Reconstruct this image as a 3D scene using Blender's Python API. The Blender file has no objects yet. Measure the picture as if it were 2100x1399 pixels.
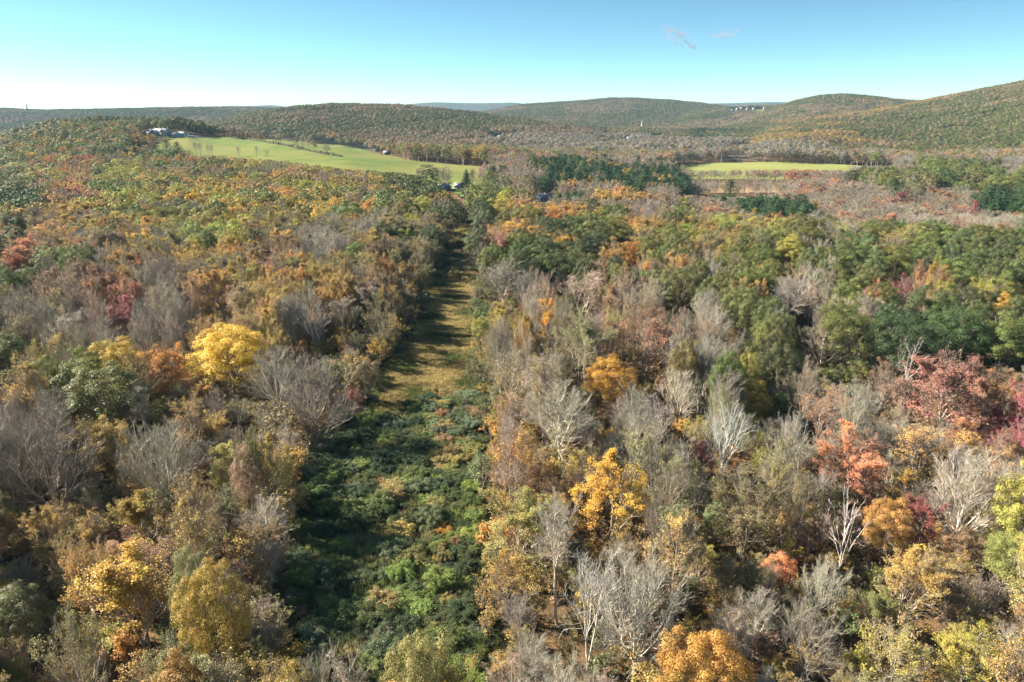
import bpy, math, random
import numpy as np

# ------------------------------------------------------------------ camera, sky, sun, exposure
S = bpy.context.scene
C = S.collection
PI = math.pi
CAM_H, PITCH, FOC = 80.0, math.radians(18.6), 1401.0      # focal length in pixels of a 2100 px wide frame
SUN_AZ, SUN_EL = math.radians(-77), math.radians(32)       # azimuth clockwise from +Y
cd = bpy.data.cameras.new('camera'); cam = bpy.data.objects.new('camera', cd); C.objects.link(cam)
cam.location = (0, 0, CAM_H); cam.rotation_euler = (PI/2 - PITCH, 0, 0)
cd.sensor_width = 36; cd.lens = FOC/2100*36; cd.clip_start = 1; cd.clip_end = 60000
S.camera = cam
W = bpy.data.worlds.new("World"); S.world = W; W.use_nodes = True
wn = W.node_tree; bg = wn.nodes['Background']
sky = wn.nodes.new('ShaderNodeTexSky'); sky.sky_type = 'NISHITA'; sky.sun_disc = False
sky.sun_elevation = SUN_EL; sky.sun_rotation = SUN_AZ % (2*PI)
sky.altitude = 100; sky.air_density = 1.0; sky.dust_density = 0.03; sky.ozone_density = 1.0
tint = wn.nodes.new('ShaderNodeMix'); tint.data_type = 'RGBA'; tint.blend_type = 'MULTIPLY'
tint.inputs[0].default_value = 1; tint.inputs[7].default_value = (0.76, 1.06, 1.03, 1)
stc = wn.nodes.new('ShaderNodeTexCoord'); svm = wn.nodes.new('ShaderNodeVectorMath'); svm.operation = 'MULTIPLY'; svm.inputs[1].default_value = (1, 1, 2.1)
wn.links.new(stc.outputs['Generated'], svm.inputs[0]); wn.links.new(svm.outputs[0], sky.inputs[0])
wn.links.new(sky.outputs[0], tint.inputs[6]); wn.links.new(tint.outputs[2], bg.inputs[0])
bg.inputs[1].default_value = 0.05
sd = bpy.data.lights.new('sun', 'SUN'); sd.energy = 5.0; sd.angle = math.radians(0.5); sd.color = (1.0, 0.93, 0.80)
sun = bpy.data.objects.new('sun', sd); C.objects.link(sun)
sun.rotation_euler = (PI/2 - SUN_EL, 0, -SUN_AZ + PI)
S.view_settings.view_transform = 'Standard'; S.view_settings.look = 'None'
S.view_settings.exposure = 1.88; S.view_settings.gamma = 1
S.cycles.use_denoising = True; S.cycles.max_bounces = 6; S.cycles.diffuse_bounces = 1; S.cycles.glossy_bounces = 1
S.cycles.transmission_bounces = 3; S.cycles.volume_bounces = 0; S.cycles.transparent_max_bounces = 6

CP, SP = math.cos(PITCH), math.sin(PITCH)
def project(x, y, z):
    """world -> photo pixel (2100 wide) and depth"""
    dz = z - CAM_H
    dep = y*CP - dz*SP
    up = y*SP + dz*CP
    dep = np.maximum(dep, 1e-3)
    return 1050 + FOC*x/dep, 699.5 - FOC*up/dep, dep
def slope_at(py):                        # rise per metre of forward distance along the ray through row py
    v = (699.5 - py)/FOC
    return (-SP + v*CP)/(CP + v*SP)
def ray_dir(px, py):
    u, v = (px-1050)/FOC, (699.5-py)/FOC
    return np.array([u, CP + v*SP, -SP + v*CP])
def inside(poly, X, Y):
    X = np.asarray(X, float); Y = np.asarray(Y, float); r = np.zeros(X.shape, bool)
    n = len(poly)
    for i in range(n):
        x1, y1 = poly[i]; x2, y2 = poly[(i+1) % n]
        if y1 == y2: continue
        c = ((y1 > Y) != (y2 > Y)) & (X < (x2-x1)*(Y-y1)/(y2-y1) + x1)
        r ^= c
    return r

# ------------------------------------------------------------------ terrain
def smooth(t):
    t = np.clip(t, 0, 1); return t*t*(3-2*t)
# crest: photo column -> row of the crest as the photo shows it, distance of that crest, height of the trees on it
RIDGES = [
 dict(px=[-400,0,60,120,200,330,385,412,440,500,560,620,700,850,985,1060,1150],
      py=[330,276,262,247,240,240,246,270,281,285,288,296,308,334,343,352,372],
      d=[1250,1300,1300,1300,1300,1290,1280,1260,1250,1230,1180,1120,1050,950,880,850,800], tree=[18,18,19,20,20,20,18,6,0,0,0,0,0,0,0,0,0], wf=620, wb=420),
 dict(px=[-600,-200,0,100,200,300,450,600,700,900,1000], py=[226,222,224,227,223,222,222,222,224,232,245], d=[4200]*11, tree=[16]*11, wf=1500, wb=1500),
 dict(px=[200,380,440,500,560,620,680,730,830,900,1000,1100,1200,1300,1380], py=[275,262,250,236,225,219,216,216,218,223,231,245,262,280,300],
      d=[2300,2300,2300,2350,2400,2400,2450,2500,2500,2500,2500,2400,2300,2200,2100], tree=[18]*15, wf=950, wb=900),
 dict(px=[900,1000,1070,1150,1240,1300,1370,1450,1500,1560,1700], py=[238,229,216,210,202,201,206,215,221,228,240], d=[4600]*11, tree=[16]*11, wf=1700, wb=1500),
 dict(px=[1380,1440,1500,1540,1600,1640,1700,2000], py=[240,228,223.5,221.5,220.5,223,228,232], d=[3900]*8, tree=[4]*8, wf=1200, wb=1000),
 dict(px=[1440,1500,1540,1580,1620,1680,1730,1790,1850,1950,2100], py=[262,246,237,226,211,197,193,197,204,206,208], d=[3400]*11, tree=[18]*11, wf=1400, wb=1200),
 dict(px=[1500,1600,1700,1780,1850,1900,1960,2020,2100,2300,2700], py=[285,258,238,225,213,202,190,179,164,140,140],
      d=[2100,2150,2250,2350,2400,2400,2350,2300,2250,2200,2200], tree=[18]*11, wf=1150, wb=1100),
 dict(px=[300,400,440,480,510,560,580,620,700,780,850,900,980,1060,1080,1140,1400,1430,1480,1520,1580,1640,1760],
      py=[228,224,219,217,218,215,217,224,227,219,213,210,211,211,216,222,222,213,212,210,209,212,224], d=[9500]*23, tree=[0]*23, wf=1700, wb=1500),
]
def gz(x, y):
    x = np.asarray(x, float); y = np.asarray(y, float)
    yy = np.maximum(y, 50)
    px = 1050 + FOC*x/(0.948*yy + 15)
    h = 1.2*np.sin(x/61+0.7)*np.sin(y/83+1) + 0.5*np.sin(x/23)*np.cos(y/31)
    h = h*smooth((np.hypot(x, y)-30)/100)
    best = np.zeros_like(h)
    for r in RIDGES:
        d = np.interp(px, r['px'], r['d'])
        zc = CAM_H + d*slope_at(np.interp(px, r['px'], r['py'])) - np.interp(px, r['px'], r['tree'])
        zc = np.maximum(zc, 0)
        zc = zc*smooth((px-(r['px'][0]-500))/500)*smooth(((r['px'][-1]+500)-px)/500)
        f = np.where(y < d, smooth((y-d+r['wf'])/r['wf']), smooth((d+r['wb']-y)/r['wb']))
        k = zc*f
        best = np.maximum(best, k)
    big = 5*np.sin(x/190+1.3)*np.sin(y/240+.4)*smooth((y-1500)/900)
    return h + best + big
def on_ground(px, py, up=0.0):
    """where the photo pixel's ray meets the ground raised by up"""
    d = ray_dir(px, py)
    ts = np.concatenate([np.arange(60, 400, 1.0), np.arange(400, 3000, 4.0), np.arange(3000, 7000, 20.)])
    P = d[None]*ts[:, None]
    g = gz(P[:, 0], P[:, 1]) + up - (CAM_H + P[:, 2])
    k = np.argmax(g >= 0) if (g >= 0).any() else len(ts)-1
    return float(P[k, 0]), float(P[k, 1])

# ------------------------------------------------------------------ mesh helpers
def new_mesh(name, V, F, mats, midx=None, smooth_f=False, attrs=None):
    """V (n,3); F list of (m,k) int arrays"""
    me = bpy.data.meshes.new(name)
    V = np.asarray(V, np.float32)
    me.vertices.add(len(V)); me.vertices.foreach_set('co', V.ravel())
    loops = np.concatenate([f.ravel() for f in F]).astype(np.int32)
    sizes = np.concatenate([np.full(len(f), f.shape[1], np.int32) for f in F])
    me.loops.add(len(loops)); me.loops.foreach_set('vertex_index', loops)
    me.polygons.add(len(sizes))
    me.polygons.foreach_set('loop_start', np.concatenate([[0], np.cumsum(sizes)[:-1]]).astype(np.int32))
    for m in mats: me.materials.append(m)
    if midx is not None: me.polygons.foreach_set('material_index', np.asarray(midx, np.int32))
    me.update(calc_edges=True)
    if smooth_f: me.polygons.foreach_set('use_smooth', np.ones(len(sizes), bool))
    for k, v in (attrs or {}).items():
        v = np.asarray(v, np.float32)
        if v.ndim == 1:
            a = me.attributes.new(k, 'FLOAT', 'POINT'); a.data.foreach_set('value', v)
        else:
            a = me.attributes.new(k, 'FLOAT_COLOR', 'POINT')
            if v.shape[1] == 3: v = np.concatenate([v, np.ones((len(v), 1), np.float32)], 1)
            a.data.foreach_set('color', v.ravel())
    return me
class Geo:
    """collects pieces, each with a material slot and attributes lv (lightness) and lh (hue)"""
    def __init__(s): s.V=[]; s.F=[]; s.M=[]; s.lv=[]; s.lh=[]; s.n=0
    def add(s, V, F, m, lv=None, lh=None):
        F = np.asarray(F)
        s.V.append(V); s.F.append(F + s.n); s.M.append(np.full(len(F), m)); n = len(V); s.n += n
        s.lv.append(np.full(n, .5) if lv is None else lv); s.lh.append(np.full(n, .5) if lh is None else lh)
    def extend(s, o):
        for V, F, M, a, b in zip(o.V, o.F, o.M, o.lv, o.lh):
            s.V.append(V); s.F.append(F + s.n); s.M.append(M); s.lv.append(a); s.lh.append(b)
        s.n += o.n
    def mesh(s, name, mats):
        return new_mesh(name, np.concatenate(s.V), s.F, mats, np.concatenate(s.M), attrs=dict(lv=np.concatenate(s.lv), lh=np.concatenate(s.lh)))
def norm(a): return a/np.maximum(np.linalg.norm(a, axis=-1, keepdims=True), 1e-9)
def tubes(geo, polys, r0, r1, k, m, rng, lo=0., hi=1.):
    """polys (N, n+1, 3) -> k-sided tapering tubes"""
    N, n1, _ = polys.shape
    if N == 0: return
    T = np.empty_like(polys); T[:, :-1] = polys[:, 1:]-polys[:, :-1]; T[:, -1] = T[:, -2]; T = norm(T)
    ref = np.where(np.abs(T[..., 2:3]) > .9, np.array([1., 0, 0]), np.array([0., 0, 1.]))
    U = norm(np.cross(T, ref)); Vv = np.cross(T, U)
    t = np.linspace(0, 1, n1)[None, :]
    R = (r0[:, None]*(1-t) + r1[:, None]*t)[..., None, None]
    a = np.arange(k)*2*PI/k
    ring = polys[:, :, None, :] + R*(U[:, :, None, :]*np.cos(a)[None, None, :, None] + Vv[:, :, None, :]*np.sin(a)[None, None, :, None])
    idx = np.arange(N*n1*k).reshape(N, n1, k)
    A = idx[:, :-1, :]; B = idx[:, 1:, :]
    F = np.stack([A, np.roll(A, -1, 2), np.roll(B, -1, 2), B], -1).reshape(-1, 4)
    lv = np.repeat(rng.uniform(lo, hi, N), n1*k)
    geo.add(ring.reshape(-1, 3), F, m, lv, np.repeat(rng.random(N), n1*k))
def spawn(P, rng, count, t0, t1, out, up, jit, length, nseg, center=None, fwd=0.6, bend=0.25):
    """children along each parent polyline; length is per parent"""
    N, n1, _ = P.shape
    t = t0 + (t1-t0)*(np.arange(count)[None, :] + rng.random((N, count)))/count
    f = t*(n1-1); i = np.minimum(f.astype(int), n1-2); w = (f-i)[..., None]
    ar = np.arange(N)[:, None]
    p = P[ar, i]*(1-w) + P[ar, i+1]*w
    pd = norm(P[ar, i+1]-P[ar, i])
    side = norm(rng.normal(size=(N, count, 3)))
    side = norm(side - pd*(side*pd).sum(-1, keepdims=True))
    d = pd*fwd + side*jit + np.array([0, 0, up])
    if center is not None:
        d = d + out*norm(p - center)
    d = norm(d)
    L = length[:, None]*(1.15-0.6*t)*rng.uniform(.7, 1.25, (N, count))
    pts = [p]; q = p; dd = d
    for s in range(nseg):
        dd = norm(dd + bend*rng.normal(size=dd.shape) + np.array([0, 0, up*.35]))
        q = q + dd*(L/nseg)[..., None]; pts.append(q)
    return np.stack(pts, 2).reshape(N*count, nseg+1, 3), L.reshape(-1), t.reshape(-1)
def leaves(geo, Cn, Nn, size, m, rng, lv, lh, asp=0.75):
    """rhombic leaf faces at Cn facing Nn"""
    n = len(Cn)
    if n == 0: return
    Nn = norm(Nn)
    a = norm(rng.normal(size=(n, 3))); a = norm(a - Nn*(a*Nn).sum(1, keepdims=True)); b = np.cross(Nn, a)
    s = (size*rng.uniform(.6, 1.3, n))[:, None]
    V = np.stack([Cn-a*s*.5, Cn+b*s*.5*asp+Nn*s*.08, Cn+a*s*.5, Cn-b*s*.5*asp+Nn*s*.08], 1).reshape(-1, 3)
    F = np.arange(n*4).reshape(n, 4)
    geo.add(V, F, m, np.repeat(np.clip(lv, 0, 1), 4), np.repeat(np.clip(lh, 0, 1), 4))
WOOD, LEAF = 0, 1
def skeleton(seed, H=19., w=9., base=.4, nl=12, straight=.6, l2=7, l3=6, l4=4, tw=.016, lean=.03, stems=1, rtrunk=.0105, sides=(6, 4, 3, 3), l2len=.42):
    """trunk Geo, crown Geo, twig polylines, centre"""
    rng = np.random.default_rng(seed)
    tr, cr = Geo(), Geo()
    ctr = np.array([0, 0, H*(base+.12)])
    allL3, limbs_all = [], []
    for st in range(stems):
        off = rng.normal(size=2)*.35*(stems > 1)
        n = 9
        tz = np.linspace(-.6, H*.86, n)
        ln = rng.normal(size=2)*lean*(1+1.5*(stems > 1))
        wob = np.cumsum(rng.normal(size=(n, 2))*.09, 0)
        tp = np.column_stack([off[0]+ln[0]*tz+wob[:, 0], off[1]+ln[1]*tz+wob[:, 1], tz])
        rt = H*rtrunk*(1 if stems == 1 else .75)
        tubes(tr, tp[None], np.array([rt*1.15]), np.array([rt*.12]), sides[0]+1, WOOD, rng, .7, 1.2)
        k = max(4, nl//stems)
        i = np.arange(k)
        az = i*2.399 + rng.random()*6 + rng.normal(size=k)*.35
        el = np.arcsin(np.clip((i+.5)/k*1.12-.16, -.2, .97)) + rng.normal(size=k)*.08
        hz = H*(1-base)/2; zc = H*(1+base)/2
        s = rng.uniform(.72, 1.02, k)
        tgt = np.column_stack([np.cos(az)*np.cos(el)*w/2*s, np.sin(az)*np.cos(el)*w/2*s, zc + np.sin(el)*hz*s])
        tgt[:, :2] += tp[-1, :2]*.7
        hd = np.hypot(tgt[:, 0]-tp[-1, 0], tgt[:, 1]-tp[-1, 1])
        za = np.clip(tgt[:, 2]-hd*rng.uniform(1.3, 2.9, k)-1.0, H*base*.6, H*.80)
        A = np.column_stack([np.interp(za, tz, tp[:, 0]), np.interp(za, tz, tp[:, 1]), za])
        mid = A*(.5) + tgt*.5 + np.column_stack([(tgt[:, :2]-A[:, :2])*(.5-straight)*.8, -hd*(.28*(1-straight))])
        tt = np.linspace(0, 1, 6)[None, :, None]
        LP = A[:, None]*(1-tt)**2 + 2*mid[:, None]*tt*(1-tt) + tgt[:, None]*tt**2
        LP[:, 1:] += np.cumsum(rng.normal(size=(k, 5, 3))*.13, 1)
        ll = np.linalg.norm(tgt-A, axis=1)
        rl = rt*.19 + ll*.0078
        tubes(tr, LP, rl, rl*.28, sides[1], WOOD, rng, .7, 1.3)
        limbs_all.append(LP)
        P2, L2, t2 = spawn(LP, rng, l2, .18, 1., .55, .28, .75, ll*l2len+.5, 3, center=ctr)
        # branches on the leader too
        PL, LL, tl = spawn(tp[None, 5:], rng, l2, 0., 1., .5, .45, .7, np.array([w*.24]), 3, center=ctr)
        P2 = np.concatenate([P2, PL]); L2 = np.concatenate([L2, LL])
        r2 = .012 + L2*.0085
        tubes(cr, P2, r2, r2*.35+.004, sides[2], WOOD, rng, .4, 1.1)
        P3, L3, t3 = spawn(P2, rng, l3, .15, 1., .35, .35, .7, L2*.42+.25, 2, center=ctr)
        tubes(cr, P3, np.full(len(P3), tw*1.25), np.full(len(P3), tw*.7), 3, WOOD, rng, 0, .8)
        allL3.append(P3)
        if l4:
            P4, L4, t4 = spawn(P3, rng, l4, .2, 1., .3, .35, .65, L3*.5+.15, 1, center=ctr)
            tubes(cr, P4, np.full(len(P4), tw*.8), np.full(len(P4), tw*.35), 3, WOOD, rng, 0, .6)
            allL3.append(np.concatenate([P4[:, :1], P4.mean(1, keepdims=True), P4[:, 1:]], 1))
    tw3 = np.concatenate(allL3)
    return tr, cr, tw3, ctr, rng
def add_scatter_leaves(cr, tw3, ctr, rng, n, size, top_bias=0., patch=None):
    """leaves hanging on the twigs, in loose patches"""
    t = rng.random((n*3, 1)); k = rng.integers(0, len(tw3), n*3)
    p = tw3[k, 0]*(1-t) + tw3[k, -1]*t
    # patchy: keep where a smooth 3D pattern is high
    ph = rng.random(6)*6
    f = np.sin(p[:, 0]*1.1+ph[0])+np.sin(p[:, 1]*1.2+ph[1])+np.sin(p[:, 2]*1.0+ph[2])+.8*np.sin(p[:, 0]*2.7+ph[3])*np.sin(p[:, 2]*2.3+ph[4])
    zz = (p[:, 2]-p[:, 2].min())/(np.ptp(p[:, 2])+.1)
    sc = f*.5 + top_bias*zz*2 + rng.normal(size=len(p))*.8
    o = np.argsort(-sc)[:n]; p = p[o]; f = f[o]
    p = p + rng.normal(size=p.shape)*.16
    nn = norm(p-ctr)*.55 + rng.normal(size=p.shape)*.6 + np.array([0, 0, .55])
    leaves(cr, p, nn, size, LEAF, rng, .5+f*.07+rng.normal(size=n)*.17, .5+np.sin(p[:, 0]*.9+ph[5])*.15+zz[o]*.25-.12+rng.normal(size=n)*.12)
def add_clump_leaves(cr, rng, H, w, base, nclump, per, size, cr_r=(.8, 1.5), flat=.75, seedpts=None):
    """dense crown built of overlapping leafy clumps on a lumpy envelope"""
    hz = H*(1-base)/2; zc = H*(1+base)/2
    i = np.arange(nclump)
    az = i*2.39996 + rng.normal(size=nclump)*.25
    sz = np.clip((i+.5)/nclump*1.55-.55, -.6, .99); el = np.arcsin(sz)
    lump = 1 + .16*np.sin(az*2+rng.random()*6)*np.cos(el) + .10*np.sin(az*3+el*4+rng.random()*6)
    s = lump*np.where(rng.random(nclump) < .72, rng.uniform(.80, 1.0, nclump), rng.uniform(.35, .8, nclump))
    c = np.column_stack([np.cos(az)*np.cos(el)*w/2*s, np.sin(az)*np.cos(el)*w/2*s, zc+np.sin(el)*hz*s])
    r = rng.uniform(*cr_r, nclump)*(w/9)**.5
    k = np.repeat(i, per)
    d = norm(rng.normal(size=(len(k), 3)) + np.array([0, 0, .35]) + .45*norm(c[k]-np.array([0, 0, zc-1])))
    rad = r[k]*np.clip(1-rng.exponential(.26, len(k)), .15, 1.1)*(1+.15*np.sin(d[:, 0]*7+k)*np.sin(d[:, 1]*6+k*2))
    p = c[k] + d*rad[:, None]*np.array([1, 1, flat])
    nn = d*1.2 + rng.normal(size=p.shape)*.42 + np.array([0, 0, .3])
    cl = rng.normal(size=nclump)*.12; ch = rng.normal(size=nclump)*.12
    leaves(cr, p, nn, size, LEAF, rng, .5+cl[k]+rng.normal(size=len(k))*.15, .5+ch[k]+rng.normal(size=len(k))*.10)

# ------------------------------------------------------------------ materials
def mat(name):
    m = bpy.data.materials.new(name); m.use_nodes = True; nt = m.node_tree
    for n in list(nt.nodes): nt.nodes.remove(n)
    return m, nt, nt.nodes.new('ShaderNodeOutputMaterial')
def N(nt, t, **k):
    n = nt.nodes.new(t)
    for a, b in k.items(): setattr(n, a, b)
    return n
def attr(nt, name, typ='GEOMETRY'):
    return N(nt, 'ShaderNodeAttribute', attribute_name=name, attribute_type=typ)
def mathn(nt, op, a, b=None, c=None):
    n = N(nt, 'ShaderNodeMath', operation=op)
    for i, v in enumerate((a, b, c)):
        if v is None: continue
        if hasattr(v, 'is_output') or isinstance(v, bpy.types.NodeSocket): nt.links.new(v, n.inputs[i])
        else: n.inputs[i].default_value = v
    return n.outputs[0]
def leaf_material(name, colattr, typ, transl=.32, gloss=.35, hue=.05, amp=1.1):
    m, nt, out = mat(name)
    col = attr(nt, colattr, typ); lv = attr(nt, 'lv'); lh = attr(nt, 'lh')
    hs = N(nt, 'ShaderNodeHueSaturation')
    nt.links.new(col.outputs['Color'], hs.inputs['Color'])
    nt.links.new(mathn(nt, 'MULTIPLY_ADD', lh.outputs['Fac'], hue, .5-hue/2), hs.inputs['Hue'])
    nt.links.new(mathn(nt, 'MULTIPLY_ADD', lv.outputs['Fac'], amp, 1-amp/2), hs.inputs['Value'])
    hs.inputs['Saturation'].default_value = 1.0
    p = N(nt, 'ShaderNodeBsdfPrincipled'); p.inputs['Roughness'].default_value = .52
    p.inputs['Specular IOR Level'].default_value = gloss
    nt.links.new(hs.outputs[0], p.inputs['Base Color'])
    t = N(nt, 'ShaderNodeBsdfTranslucent'); nt.links.new(hs.outputs[0], t.inputs['Color'])
    mx = N(nt, 'ShaderNodeMixShader'); mx.inputs[0].default_value = transl
    nt.links.new(p.outputs[0], mx.inputs[1]); nt.links.new(t.outputs[0], mx.inputs[2]); nt.links.new(mx.outputs[0], out.inputs[0])
    return m
def wood_material(name, colattr, typ):
    m, nt, out = mat(name)
    col = attr(nt, colattr, typ); lv = attr(nt, 'lv')
    hs = N(nt, 'ShaderNodeHueSaturation'); nt.links.new(col.outputs['Color'], hs.inputs['Color'])
    nt.links.new(mathn(nt, 'MULTIPLY_ADD', lv.outputs['Fac'], .8, .6), hs.inputs['Value'])
    d = N(nt, 'ShaderNodeBsdfDiffuse'); nt.links.new(hs.outputs[0], d.inputs[0]); nt.links.new(d.outputs[0], out.inputs[0])
    return m
LEAFM = leaf_material('leaf', 'tcol', 'INSTANCER')
WOODM = wood_material('bark', 'wcol', 'INSTANCER')
NEEDLEM = leaf_material('needles', 'tcol', 'INSTANCER', transl=.12, gloss=.2, hue=.03, amp=.9)
FARLEAFM = leaf_material('far_foliage', 'tc', 'GEOMETRY', transl=.2, gloss=.1, hue=.04, amp=.8)
def noise_mat(name, cols, scale=1.0, detail=6, rough=1.0, bump=0., bscale=None, stops=None, scale2=None, second=None, coord='Object', lines=None):
    m, nt, out = mat(name)
    tc = N(nt, 'ShaderNodeTexCoord'); no = N(nt, 'ShaderNodeTexNoise'); no.inputs['Scale'].default_value = scale; no.inputs['Detail'].default_value = detail
    no.inputs['Roughness'].default_value = .65
    nt.links.new(tc.outputs[coord], no.inputs['Vector'])
    cr = N(nt, 'ShaderNodeValToRGB'); nt.links.new(no.outputs['Fac'], cr.inputs[0])
    el = cr.color_ramp.elements; st = stops or np.linspace(.32, .68, len(cols))
    while len(el) < len(cols): el.new(.5)
    for e, c, s in zip(el, cols, st): e.position = s; e.color = (*c, 1)
    csock = cr.outputs[0]
    if second:
        n2 = N(nt, 'ShaderNodeTexNoise'); n2.inputs['Scale'].default_value = scale2; n2.inputs['Detail'].default_value = 5
        nt.links.new(tc.outputs[coord], n2.inputs['Vector'])
        r2 = N(nt, 'ShaderNodeValToRGB'); nt.links.new(n2.outputs['Fac'], r2.inputs[0]); r2.color_ramp.elements[0].position = .42; r2.color_ramp.elements[1].position = .6
        mx = N(nt, 'ShaderNodeMix', data_type='RGBA'); nt.links.new(r2.outputs[0], mx.inputs[0]); nt.links.new(csock, mx.inputs[6]); mx.inputs[7].default_value = (*second, 1)
        csock = mx.outputs[2]
    if lines:
        mp = N(nt, 'ShaderNodeMapping'); mp.inputs['Rotation'].default_value = (0, 0, lines[1]); nt.links.new(tc.outputs[coord], mp.inputs[0])
        wv = N(nt, 'ShaderNodeTexWave'); wv.inputs['Scale'].default_value = lines[0]; wv.inputs['Distortion'].default_value = 6; wv.inputs['Detail'].default_value = 3; wv.inputs['Detail Scale'].default_value = .4
        nt.links.new(mp.outputs[0], wv.inputs['Vector'])
        hv = N(nt, 'ShaderNodeHueSaturation'); nt.links.new(csock, hv.inputs['Color']); nt.links.new(mathn(nt, 'MULTIPLY_ADD', wv.outputs['Fac'], .30, .85), hv.inputs['Value']); csock = hv.outputs[0]
    p = N(nt, 'ShaderNodeBsdfPrincipled'); p.inputs['Roughness'].default_value = rough; p.inputs['Specular IOR Level'].default_value = .15
    nt.links.new(csock, p.inputs['Base Color']); nt.links.new(p.outputs[0], out.inputs[0])
    if bump:
        bn = N(nt, 'ShaderNodeTexNoise'); bn.inputs['Scale'].default_value = bscale or scale*3; bn.inputs['Detail'].default_value = 4
        nt.links.new(tc.outputs[coord], bn.inputs['Vector'])
        b = N(nt, 'ShaderNodeBump'); b.inputs['Strength'].default_value = 1; b.inputs['Distance'].default_value = bump
        nt.links.new(bn.outputs['Fac'], b.inputs['Height']); nt.links.new(b.outputs[0], p.inputs['Normal'])
    return m
FLOORM = noise_mat('leaf_litter', [(.035, .026, .016), (.10, .065, .035), (.17, .10, .045), (.06, .06, .025)], .35, 8, bump=.15, bscale=2.5)
FARGROUNDM = noise_mat('far_woods_ground', [(.03, .035, .02), (.07, .055, .03), (.05, .06, .03), (.09, .06, .035)], .012, 9, bump=5, bscale=.03)
GRASSM = noise_mat('meadow_grass', [(.07, .10, .018), (.105, .14, .025), (.155, .17, .035)], .03, 10, second=(.165, .16, .04), scale2=.008, bump=.05, bscale=3, lines=(.035, .5))
VALLEYM = noise_mat('hay_grass', [(.16, .175, .04), (.20, .205, .05), (.24, .225, .07)], .015, 9, second=(.22, .23, .07), scale2=.01, lines=(.03, 1.2))
STRIPM = noise_mat('rough_grass', [(.10, .095, .03), (.27, .215, .075), (.46, .345, .12), (.19, .18, .055)], .28, 9, second=(.10, .13, .03), scale2=.05, bump=.3, bscale=1.6)
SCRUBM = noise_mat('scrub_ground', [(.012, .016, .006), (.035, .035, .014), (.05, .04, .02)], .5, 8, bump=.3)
MARSHM = noise_mat('marsh_reeds', [(.22, .14, .08), (.30, .20, .11), (.18, .13, .08)], .05, 8)
SANDM = noise_mat('bare_soil', [(.42, .30, .20), (.55, .42, .30)], .05, 6)
LAWNM = noise_mat('lawn_grass', [(.07, .11, .025), (.12, .17, .035), (.16, .2, .05)], .08, 8)

def link(name, me, parent=None, loc=None):
    o = bpy.data.objects.new(name, me); C.objects.link(o)
    if parent is not None: o.parent = parent
    if loc is not None: o.location = loc
    return o
def tag(o, label=None, cat=None, group=None, kind=None):
    if label: o['label'] = label
    if cat: o['category'] = cat
    if group: o['group'] = group
    if kind: o['kind'] = kind
    return o

# ------------------------------------------------------------------ ground
def fan_sheet(name, m, Ys, us, dz=0., mask=None, skirt=220.):
    U, YY = np.meshgrid(us, Ys); X = U*(YY+skirt)
    Z = gz(X, YY)+dz
    V = np.column_stack([X.ravel(), YY.ravel(), Z.ravel()])
    nY, nU = X.shape; id_ = np.arange(nY*nU).reshape(nY, nU)
    F = np.stack([id_[:-1, :-1], id_[:-1, 1:], id_[1:, 1:], id_[1:, :-1]], -1).reshape(-1, 4)
    return V, F
Ys = np.concatenate([np.arange(-150, 700, 10.), np.arange(700, 1500, 20.), np.arange(1500, 5200, 45.), np.arange(5200, 13000, 150.)])
us = np.linspace(-1.25, 1.25, 261)
V, F = fan_sheet('g', None, Ys, us)
cy = V[F].mean(1)[:, 1]
g = link('ground', new_mesh('ground', V, [F], [FLOORM, FARGROUNDM], (cy > 1500).astype(int), True))
tag(g, kind='structure')

def wpoly(pts):                      # photo ground pixels -> world polygon
    return [on_ground(*p) for p in pts]
def patch(name, poly, m, dz, res, kind='structure', noise=0.):
    P = np.array(poly); x0, y0 = P.min(0); x1, y1 = P.max(0)
    xs = np.arange(x0-res, x1+res*2, res); ys = np.arange(y0-res, y1+res*2, res)
    X, Y = np.meshgrid(xs, ys)
    Z = gz(X, Y)+dz + (noise*np.random.default_rng(3).normal(size=X.shape) if noise else 0)
    ins = inside(poly, X[:-1, :-1]+res/2, Y[:-1, :-1]+res/2)
    idn = np.arange(X.size).reshape(X.shape)
    F = np.stack([idn[:-1, :-1], idn[:-1, 1:], idn[1:, 1:], idn[1:, :-1]], -1)[ins]
    used = np.unique(F); remap = np.zeros(X.size, int); remap[used] = np.arange(len(used))
    V = np.column_stack([X.ravel(), Y.ravel(), Z.ravel()])[used]
    o = link(name, new_mesh(name, V, [remap[F]], [m], smooth_f=True)); tag(o, kind=kind); return o
FIELD = wpoly([(340,286),(372,282),(430,281.5),(480,283),(540,286),(600,290),(700,299),(740,306),(780,317),(830,328),(870,334),(993,344),(1010,350),(1000,384),(990,392),(900,392),(800,378),(700,366),(620,356),(500,350),(400,345),(345,338),(315,320),(320,300)])
STRIP = wpoly([(585,1560),(592,1399),(596,1200),(604,1010),(645,920),(735,805),(800,740),(845,680),(868,620),(884,575),(900,530),(918,480),(930,445),(968,445),(968,500),(972,600),(975,800),(980,1000),(985,1200),(995,1399),(1010,1560)])
GRASSY = wpoly([(735,835),(770,800),(800,740),(835,680),(862,620),(880,572),(925,571),(972,585),(975,700),(975,812),(900,812),(830,850),(770,865)])
VALLEY = wpoly([(1385,342),(1425,336),(1500,334.5),(1560,333.5),(1640,334.5),(1710,337),(1840,349),(1830,360),(1700,367),(1400,370),(1370,352)])
MARSH = wpoly([(1400,378),(1500,374),(1600,376),(1660,384),(1640,396),(1500,398),(1400,398)])
SAND = wpoly([(1948,357),(1975,356),(2030,362),(2075,366),(2110,374),(2110,378),(2030,371),(1960,364)])
LAWN1 = wpoly([(270,318),(320,305),(352,312),(352,352),(300,352),(268,346)])
LAWN2 = wpoly([(928,386),(985,388),(990,402),(968,412),(936,402)])
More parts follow.
